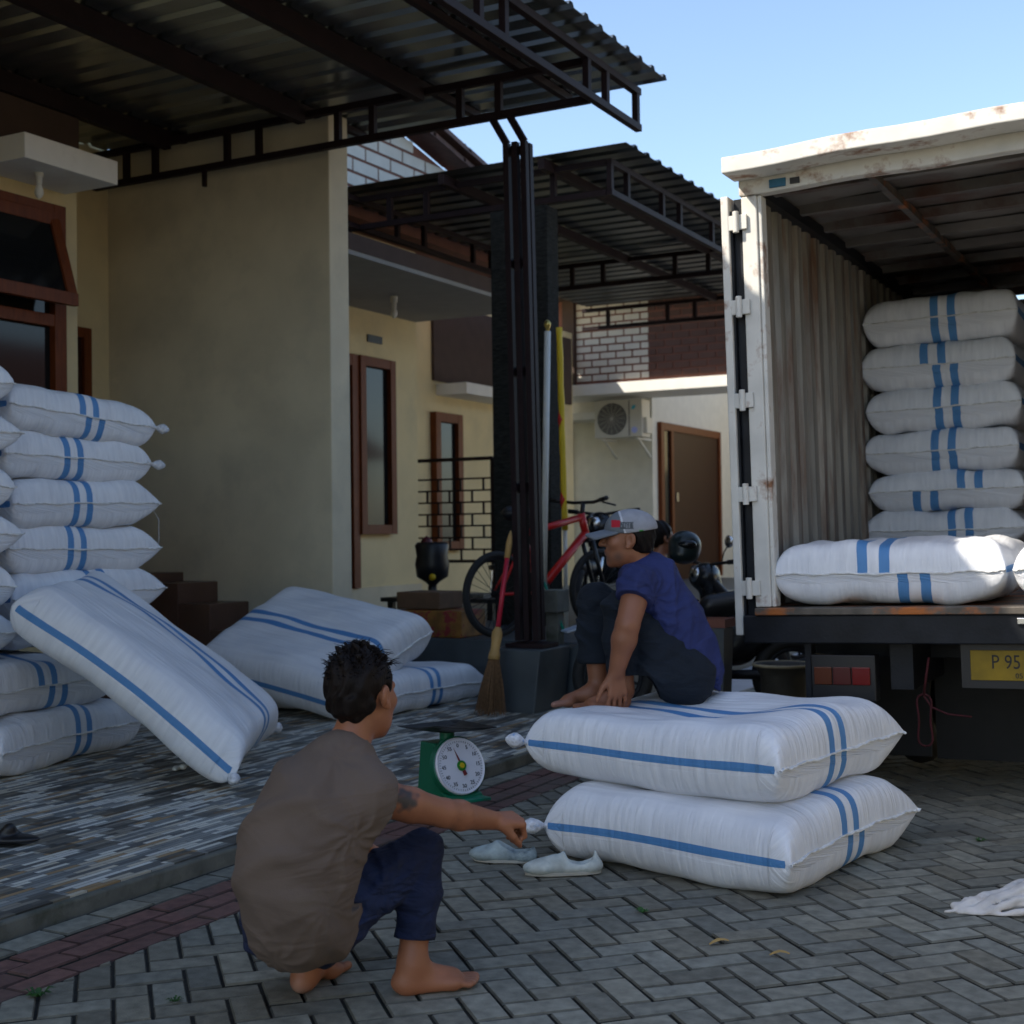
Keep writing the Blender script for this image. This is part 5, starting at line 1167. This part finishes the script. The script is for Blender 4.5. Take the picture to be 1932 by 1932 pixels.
M_shirtA = mat('washed grey brown cotton', (.135, .098, .076), .9, var=.10, scale=5, bump=.15, bscale=300, fold=(3.5, .30), stain=(.20, .165, .115), stain_scale=1.6, stain_lo=.56, stain_hi=.9)
tor = [('c', A(566, 1730, 3.55), A(558, 1680, 3.54), .118, .124, .05), ('c', A(560, 1732, 3.55), A(592, 1730, 3.60), .118, .108, .07), ('c', A(558, 1680, 3.54), A(562, 1600, 3.54), .124, .130, .07), ('c', A(562, 1600, 3.54), A(596, 1525, 3.58), .130, .128, .07), ('c', A(596, 1525, 3.58), A(634, 1470, 3.63), .128, .092, .07),
       ('c', A(634, 1462, 3.64), A(652, 1424, 3.66), .088, .066, .07), ('c', A(640, 1478, 3.63), A(700, 1502, 3.555), .085, .070, .07), ('c', A(700, 1502, 3.555), A(728, 1515, 3.57), .070, .066, .05), ('c', A(640, 1478, 3.66), A(556, 1475, 3.76), .085, .070, .07), ('c', A(600, 1560, 3.56), A(650, 1560, 3.62), .12, .11, .07), ('c', A(585, 1650, 3.56), A(620, 1650, 3.66), .12, .10, .07)]
axs = np.array(elR) - np.array(shR); axs /= np.linalg.norm(axs); endp = np.array(A(716, 1508, 3.57))
def cutA(P):
    c1_ = (P - endp.astype(np.float32)) @ axs.astype(np.float32)                      # sleeve hem
    nk = np.array(A(668, 1395, 3.68)); c2_ = .052 - _len((P - nk.astype(np.float32)) * np.array((1, 1, .75), np.float32))   # neckline
    far = _len(P - np.array(shR, np.float32)) - .30
    return np.maximum(np.where(far < 0, c1_, -1), c2_ * 1.0)
shirt = field_mesh('shirt', tor, .0050, M_shirtA, pm, fn=folds(cloth_fold(.0095, tuple(_u * 13 + _r * 9), tuple(_u * 19 - _r * 12 + _f * 6), tuple(_r * 8 + _f * 6)), radial(A(632, 1700, 3.50), _u, _r, 11, .003, .20), radial(A(672, 1572, 3.50), _u, _r, 9, .006, .18, 1.0), radial(A(640, 1425, 3.56), _u, _r, 8, .003, .12, 2.0), radial(A(520, 1810, 3.46), _u, _r, 9, .005, .12, .5)), cut=cutA)
M_jean = mat('dark blue denim', (.008, .015, .052), .85, var=.25, scale=7, bump=.2, bscale=260, fold=(8, .5), stain=(.018, .034, .095), stain_scale=2.6, stain_lo=.52, stain_hi=.8)
def lerp(a, b, t): return tuple(np.array(a) * (1 - t) + np.array(b) * t)
pants = [('c', pel, hiR, .128, .104, .03), ('c', hiR, knR, .096, .060, .02), ('c', lerp(hiR, knR, .5), lerp(hiR, knR, .95), .078, .061, .01), ('c', knR, lerp(knR, ankR, .4), .058, .061, .01), ('c', lerp(knR, ankR, .4), lerp(knR, ankR, .88), .061, .046, .02),
         ('c', pel, hiL, .135, .105, .03), ('c', hiL, knL, .098, .066, .02), ('c', knL, lerp(knL, ankL, .4), .064, .066, .01), ('c', lerp(knL, ankL, .4), lerp(knL, ankL, .88), .064, .050, .02), ('c', pel, A(575, 1758, 3.62), .130, .09, .03)]
def cutleg(pairs):
    def c(P):
        o = np.full(P.shape[:3], -1.0, np.float32)
        for kn, an, t in pairs:
            ax_ = np.array(an) - np.array(kn); Lk = np.linalg.norm(ax_); ax_ /= Lk; e = (P - np.array(lerp(kn, an, t), np.float32)) @ ax_.astype(np.float32)
            near = _len(P - np.array(an, np.float32)) < .15; o = np.where(near, np.maximum(o, e), o)
        return o
    return c
field_mesh('jeans', pants, .0050, M_jean, pm, fn=folds(cloth_fold(.006, tuple(_u * 34 + _r * 10), tuple(_u * 52 - _r * 20), tuple(_r * 16)), radial(A(730, 1672, 3.70), _u, _r, 10, .007, .14), radial(A(640, 1745, 3.60), _u, _r, 9, .006, .12, 1.5)), cut=cutleg(((knR, ankR, .80), (knL, ankL, .80))))
# hair: tousled clumps
rg = random.Random(4); H = []
H += [('e', HP(0, -.028, .040), HR, (.086, .100, .092), 0), ('e', HP(0, -.062, -.012), HR, (.070, .052, .060), .02)]
def hairfn(P, d):
    q = (P - np.array(hc, np.float32)); return d + .0035 * np.sin(q @ np.array(HR[0], np.float32) * 150 + 4 * np.sin(q @ np.array(HR[2], np.float32) * 30)) + .003 * np.sin(q @ np.array(HR[1], np.float32) * 110 + 3 * np.sin(q @ np.array(HR[2], np.float32) * 45))
for k in range(260):
    th = rg.uniform(0, 6.283); ph_ = rg.uniform(.05, 1.45); dirn = (math.sin(ph_) * math.cos(th), math.sin(ph_) * math.sin(th), math.cos(ph_))
    if dirn[1] > .75 and dirn[2] < .5: continue
    a0 = (dirn[0] * .078, -.024 + dirn[1] * .092, .042 + dirn[2] * .082); ln = rg.uniform(.008, .022) * (1.25 if dirn[2] > .55 else .5)
    tw = (rg.uniform(-.5, .9), rg.uniform(-.6, .6), rg.uniform(-.1, .5))
    a1 = tuple(a0[i] + (dirn[i] * .8 + tw[i] * .7) * ln for i in range(3)); H.append(('c', HP(*a0), HP(*a1), rg.uniform(.008, .014), .0025, .003))
M_hair = mat('dark brown hair', (.010, .006, .005), .62, spec=.18, var=.3, scale=40, bump=.4, bscale=120, stretch=(1, 1, .3))
nf = np.array(HR[1], np.float32); hcf = np.array(hc, np.float32); uf = np.array(HR[2], np.float32); sf = np.array(HR[0], np.float32)
def cuth(P):
    q = P - hcf; f_, u_, s_ = q @ nf, q @ uf, np.abs(q @ sf)
    a = -(u_ + .075 - np.maximum(f_ + .05, 0) * 1.1)                 # nape line rising to the front
    b_ = np.where((f_ > .035) & (u_ < .055), 1.0, -1.0) * .02
    ear = .030 - _len(np.stack([s_ - .086, f_ + .006, (u_ + .004) * .8], -1))
    return np.maximum(np.maximum(a, b_), ear)
ho = field_mesh('hair', H, .0042, M_hair, pm, fn=hairfn, cut=cuth)
b = MB()
for k in range(900):                                                 # loose strands
    th = rg.uniform(0, 6.283); ph_ = rg.uniform(.0, 1.5); dn_ = Vector((math.sin(ph_) * math.cos(th), math.sin(ph_) * math.sin(th), math.cos(ph_)))
    if dn_[1] > .6 and dn_[2] < .45: continue
    p0 = Vector((dn_[0] * .084, -.026 + dn_[1] * .098, .042 + dn_[2] * .09)); ln = rg.uniform(.010, .028) * (1 if dn_[2] > .4 else .4)
    t1 = Vector((rg.uniform(-1, 1), rg.uniform(-1, 1), rg.uniform(-.6, .6))); p1 = p0 + dn_ * ln * .6 + t1 * ln * .35; p2 = p1 + dn_ * ln * .3 + t1 * ln * .6 - Vector((0, 0, ln * .3))
    b.tube([HP(*p0), HP(*p1), HP(*p2)], [.0016, .0013, .0004], 3, caps=False)
b.build('loose_strands', M_hair, ho)

# ---- man sitting on the sacks
pb = empty('person', A(1260, 1322, 5.75), 'man in blue t-shirt, dark trousers and grey cap sitting barefoot on the sack pair', 'person')
hcB = A(1184, 1019, 5.72); fB = -_r * .99 - _u * .01 + _f * .04; uB = _u - _r * .02
hpB, HQ, HRB = head(hcB, fB, uB, 1.0)
pel = A(1296, 1258, 5.76); s1 = A(1280, 1206, 5.76); s2 = A(1254, 1156, 5.76); s3 = A(1226, 1108, 5.75); nk_ = A(1212, 1066, 5.74)
shN = A(1204, 1103, 5.60); elN = A(1184, 1180, 5.50); wrN = A(1163, 1268, 5.53); shF = A(1214, 1100, 5.92); elF = A(1160, 1175, 6.02); wrF = A(1165, 1265, 5.90)
hN = A(1292, 1278, 5.67); kN = A(1172, 1150, 5.66); hF = A(1286, 1275, 5.88); kF = A(1122, 1132, 5.96)
aN = A(1178, 1303, 5.66); aF = A(1128, 1303, 5.93)
zt = A(1150, 1336, 5.62)[2]
heN = np.array(A(1186, 1335, 5.62)); toN = heN + (-_r * .97 - _f * .16) * .235; heF = np.array(A(1136, 1332, 5.92)); toF = heF + (-_r * .97 - _f * .22) * .24
toN[2] = heN[2] = zt - .005; toF[2] = heF[2] = A(1040, 1332, 5.9)[2] + .0
body = [('c', pel, s1, .115, .11, .03), ('c', s1, s2, .105, .10, .03), ('c', s2, s3, .10, .10, .03), ('c', s3, nk_, .09, .062, .04), ('c', nk_, tuple(np.array(hcB) - np.array(HRB[2]) * .05 - np.array(HRB[1]) * .015), .060, .056, .02),
        ('c', s3, shN, .08, .062, .03), ('c', shN, elN, .060, .050, .02), ('c', elN, lerp(elN, wrN, .3), .050, .050, .01), ('c', lerp(elN, wrN, .3), wrN, .050, .033, .02), ('c', s3, shF, .08, .062, .03), ('c', shF, elF, .055, .04, .02), ('c', elF, wrF, .042, .028, .02),
        ('c', pel, hN, .12, .10, .03), ('c', hN, kN, .09, .06, .02), ('c', kN, lerp(kN, aN, .4), .056, .058, .01), ('c', lerp(kN, aN, .4), aN, .058, .036, .02), ('c', pel, hF, .12, .10, .03), ('c', hF, kF, .09, .06, .02), ('c', kF, lerp(kF, aF, .4), .056, .058, .01), ('c', lerp(kF, aF, .4), aF, .058, .036, .02)]
body += hand(wrN, -_u * .97 + _r * .05, _f * .9 - _r * .35, -1, curl=(.28, .40, .30), spread=.13, thumb=.2, s=1.08)
body += hand(wrF, -_u * .9 - _r * .2, _r, -1, curl=(.3, .4, .3), spread=.05)
body += foot(aN, heN, toN, 1) + foot(aF, heF, toF, -1) + hpB
skB = (.27, .108, .055)
field_mesh('body', body, .0052, skin('brown skin', skB), pb, color=colfn(skB, [(HQ(0, .075, -.075), (.06, .05, .035), (.10, .055, .038), .8), (HQ(.05, .04, -.07), (.03, .05, .03), (.12, .06, .04), .9), (HQ(-.05, .04, -.07), (.03, .05, .03), (.12, .06, .04), .9),
    (HQ(0, .094, -.052), (.026, .02, .012), (.17, .06, .05), .4), (HQ(.031, .086, .012), (.014, .012, .005), (.012, .01, .01), .5), (HQ(-.031, .086, .012), (.014, .012, .005), (.012, .01, .01), .5), (HQ(.033, .085, .036), (.020, .014, .005), (.03, .018, .015), .6), (HQ(-.033, .085, .036), (.020, .014, .005), (.03, .018, .015), .6),
    (tuple(toF), (.12, .12, .05), (.42, .22, .17), .9)]))
M_navy = mat('deep blue jersey', (.022, .032, .125), .85, var=.12, scale=6, bump=.12, bscale=280, fold=(5, .4))
t2 = [('c', A(1304, 1266, 5.77), s1, .132, .130, .06), ('c', s1, s2, .130, .124, .06), ('c', s2, s3, .124, .118, .06), ('c', s3, A(1214, 1076, 5.74), .11, .072, .06), ('c', s3, shN, .092, .074, .06), ('c', shN, lerp(shN, elN, .42), .080, .074, .02), ('c', s3, shF, .105, .078, .06), ('c', shF, lerp(shF, elF, .42), .078, .072, .02),
      ('c', A(1306, 1262, 5.77), A(1340, 1282, 5.78), .130, .050, .02), ('c', A(1262, 1175, 5.74), A(1226, 1150, 5.70), .12, .09, .06)]
def cutB(P):
    o = np.full(P.shape[:3], -1.0, np.float32)
    for sh, el, t in ((shN, elN, .40), (shF, elF, .40)):
        ax_ = np.array(el) - np.array(sh); ax_ /= np.linalg.norm(ax_); e = (P - np.array(lerp(sh, el, t), np.float32)) @ ax_.astype(np.float32); near = _len(P - np.array(lerp(sh, el, .55), np.float32)) < .125
        o = np.where(near, np.maximum(o, e), o)
    # front hem line rising towards the lap
    hm1 = np.array(A(1356, 1298, 5.7), np.float32); nrm = (-_u * .80 - _r * .60).astype(np.float32)
    o = np.maximum(o, (P - hm1) @ nrm - .012)
    nk2 = np.array(A(1200, 1048, 5.74), np.float32); o = np.maximum(o, .062 - _len(P - nk2))
    return o
field_mesh('shirt', t2, .0050, M_navy, pb, fn=folds(cloth_fold(.008, tuple(_u * 22 + _r * 20), tuple(_u * 13 - _r * 30), tuple(_r * 14 + _f * 12)), radial(A(1232, 1128, 5.60), _u, _r, 10, .008, .20), radial(A(1250, 1205, 5.60), _u, _r, 9, .008, .13, 1.0), radial(A(1345, 1290, 5.62), _u, _r, 9, .008, .14, .5)), cut=cutB)
M_trou = mat('dark teal trousers', (.007, .013, .023), .9, var=.2, scale=6, bump=.15, bscale=200, fold=(5, .4))
p2 = [('c', A(1290, 1266, 5.76), hN, .122, .124, .03), ('c', hN, kN, .112, .078, .02), ('c', kN, lerp(kN, aN, .4), .074, .080, .01), ('c', lerp(kN, aN, .4), lerp(kN, aN, .92), .080, .062, .02), ('c', A(1290, 1266, 5.76), hF, .122, .120, .03), ('c', hF, kF, .110, .078, .02), ('c', kF, lerp(kF, aF, .35), .072, .080, .01), ('c', lerp(kF, aF, .35), lerp(kF, aF, .80), .080, .078, .02), ('c', hN, A(1240, 1262, 5.66), .12, .105, .02)]
field_mesh('trousers', p2, .0055, M_trou, pb, fn=cloth_fold(.007, tuple(_u * 30 - _r * 18), tuple(_u * 44 + _r * 14), tuple(_r * 16)), cut=cutleg(((kN, aN, .80), (kF, aF, .70))))
hq = [('e', HQ(0, -.030, .020), HRB, (.083, .090, .080), 0), ('e', HQ(0, -.065, -.025), HRB, (.066, .042, .045), .02)]
hcf2, nf2, uf2, sf2 = (np.array(v, np.float32) for v in (hcB, HRB[1], HRB[2], HRB[0]))
def cuth2(P):
    q = P - hcf2; f_, u_, s_ = q @ nf2, q @ uf2, np.abs(q @ sf2)
    sb = np.where((f_ > .022) & (u_ < .05), .02, -1)
    return np.maximum(np.maximum(-(u_ + .055 - np.maximum(f_ + .03, 0) * 1.4), sb), .030 - _len(np.stack([s_ - .086, f_ + .006, (u_ + .004) * .8], -1)))
field_mesh('hair', hq, .0045, M_hair, pb, fn=lambda P, d: d + .002 * wav(P, (160, 130, 90)), cut=cuth2)
# cap with brim and side patches
cap_c = HQ(0, -.016, .052)
capp = [('e', cap_c, HRB, (.092, .112, .080), 0), ('c', HQ(0, .085, .050), HQ(0, .085, .050), .01, .01, .01)]
def cutcap(P):
    q = P - hcf2; f_, u_ = q @ nf2, q @ uf2
    return np.maximum(-(u_ - .030 + np.minimum(f_, 0) * -.14 * -1 * -1 * -1 * 1.0), -9)
def capcol(V):
    q = V - hcf2; f_, u_, s_ = q @ nf2, q @ uf2, q @ sf2
    C = np.tile(np.array((.30, .31, .34), np.float32), (len(V), 1))
    C[(f_ > .018 + (u_ - .05) * .25)] = (.13, .15, .17)
    C[np.abs(f_ - .018 - (u_ - .05) * .25) < .004] = (.55, .56, .60)
    left = (np.abs(s_) > .03); r_ = f_ * .92 + u_ * .4
    C[left & (u_ > .055) & (u_ < .086) & (f_ > .034) & (f_ < .070)] = (.42, .015, .03)
    m_ = left & (u_ > .048) & (u_ < .078) & (f_ > -.022) & (f_ < .034); C[m_] = (.07, .08, .09)
    C[m_ & (np.sin(f_ * 900) > .45) & (u_ > .054) & (u_ < .072)] = (.22, .23, .25)
    C[left & (u_ > .032) & (u_ < .042) & (np.abs(f_ + .055) < .009)] = (.03, .26, .03)
    return C
M_cap = mat('cap fabric', (.4, .4, .4), .85, var=.08, scale=30, bump=.1, bscale=200, attr='col')
cp = field_mesh('cap', capp, .0042, M_cap, pb, color=capcol, cut=cutcap)
brim = []
for k in range(-10, 11):
    t = k / 10; brim.append(('c', HQ(t * .070, .075 - abs(t) * .03, .044 - .012 * t * t), HQ(t * .058, .172 - .035 * t * t, .022 - .016 * t * t), .0055, .0045, .010))
field_mesh('brim', brim, .0035, mat('grey brim fabric', (.13, .15, .18), .85, var=.08), cp)

# ---- third man in the back, mostly hidden
pc3 = empty('person', A(1250, 1230, 10.1), 'dark haired man in dark red sitting beyond the man in the cap, mostly hidden', 'person')
hc3 = A(1247, 1016, 10.1); f3 = _r * .88 + _f * .45 - _u * .08
hp3, HT, HR3 = head(hc3, f3, _u + 0 * _r)
c3 = np.array(hc3); zz3 = np.array((0, 0, 1.0)); bk3 = -np.array(f3) * (1, 1, 0)
sb3 = [c3 + zz3 * -.22 + bk3 * .04, c3 + zz3 * -.40 + bk3 * .08, c3 + zz3 * -.62 + bk3 * .08]
side3 = np.array(HR3[0]); kn3 = [sb3[2] - bk3 * .42 + side3 * s_ * .13 + zz3 * .04 for s_ in (-1, 1)]; fo3 = [k_ - zz3 * (k_[2] - .49) for k_ in kn3]
b3 = [('c', tuple(sb3[0]), tuple(sb3[1]), .10, .125, .03), ('c', tuple(sb3[1]), tuple(sb3[2]), .125, .13, .03), ('c', tuple(sb3[0]), tuple(c3 - zz3 * .06), .055, .05, .03)]
arms3, legs3 = [], []
for i, s_ in enumerate((-1, 1)):
    sh = sb3[0] + side3 * s_ * .18 - zz3 * .04; el = sh - zz3 * .24 - bk3 * .10; wr = kn3[i] + zz3 * .08 + bk3 * .04
    arms3 += [('c', tuple(sb3[0] - zz3 * .03), tuple(sh), .07, .055, .03), ('c', tuple(sh), tuple(el), .05, .04, .01), ('c', tuple(el), tuple(wr), .04, .028, .01)] + hand(tuple(wr), -bk3 - zz3 * .5, -zz3, s_, curl=(.5, .5, .3))
    legs3 += [('c', tuple(sb3[2]), tuple(kn3[i]), .10, .06, .02), ('c', tuple(kn3[i]), tuple(fo3[i] + zz3 * .09), .055, .04, .02)]
    arms3 += foot(tuple(fo3[i] + zz3 * .09), tuple(fo3[i] + bk3 * .05), tuple(fo3[i] - bk3 * .2), s_)
field_mesh('body', b3 + arms3 + legs3 + hp3, .009, skin('brown skin', skB), pc3, color=colfn(skB, []))
field_mesh('shirt', [('c', tuple(sb3[0] - zz3 * .02), tuple(sb3[1]), .115, .14, .03), ('c', tuple(sb3[1]), tuple(sb3[2]), .14, .145, .03)] + [('c', tuple(sb3[0] - zz3 * .03), tuple(sb3[0] + side3 * s_ * .18 - zz3 * .08), .085, .07, .03) for s_ in (-1, 1)], .009, mat('dark red cotton', (.09, .01, .02), .9, var=.1), pc3)
field_mesh('trousers', [(q[0], q[1], q[2], q[3] + .012, q[4] + .012, q[5]) for q in legs3], .009, M_trou, pc3)
hcf3, nf3, uf3 = (np.array(v, np.float32) for v in (hc3, HR3[1], HR3[2]))
def cuth3(P):
    q = P - hcf3; f_, u_ = q @ nf3, q @ uf3
    return np.maximum(-(u_ + .075 - np.maximum(f_ + .05, 0) * 1.1), np.where((f_ > .035) & (u_ < .055), .02, -1))
field_mesh('hair', [('e', HT(0, -.022, .038), HR3, (.090, .108, .098), 0), ('e', HT(0, -.06, -.012), HR3, (.072, .055, .06), .02)], .007, M_hair, pc3, cut=cuth3, fn=lambda P, d: d + .004 * wav(P, (90, 80, 60)))
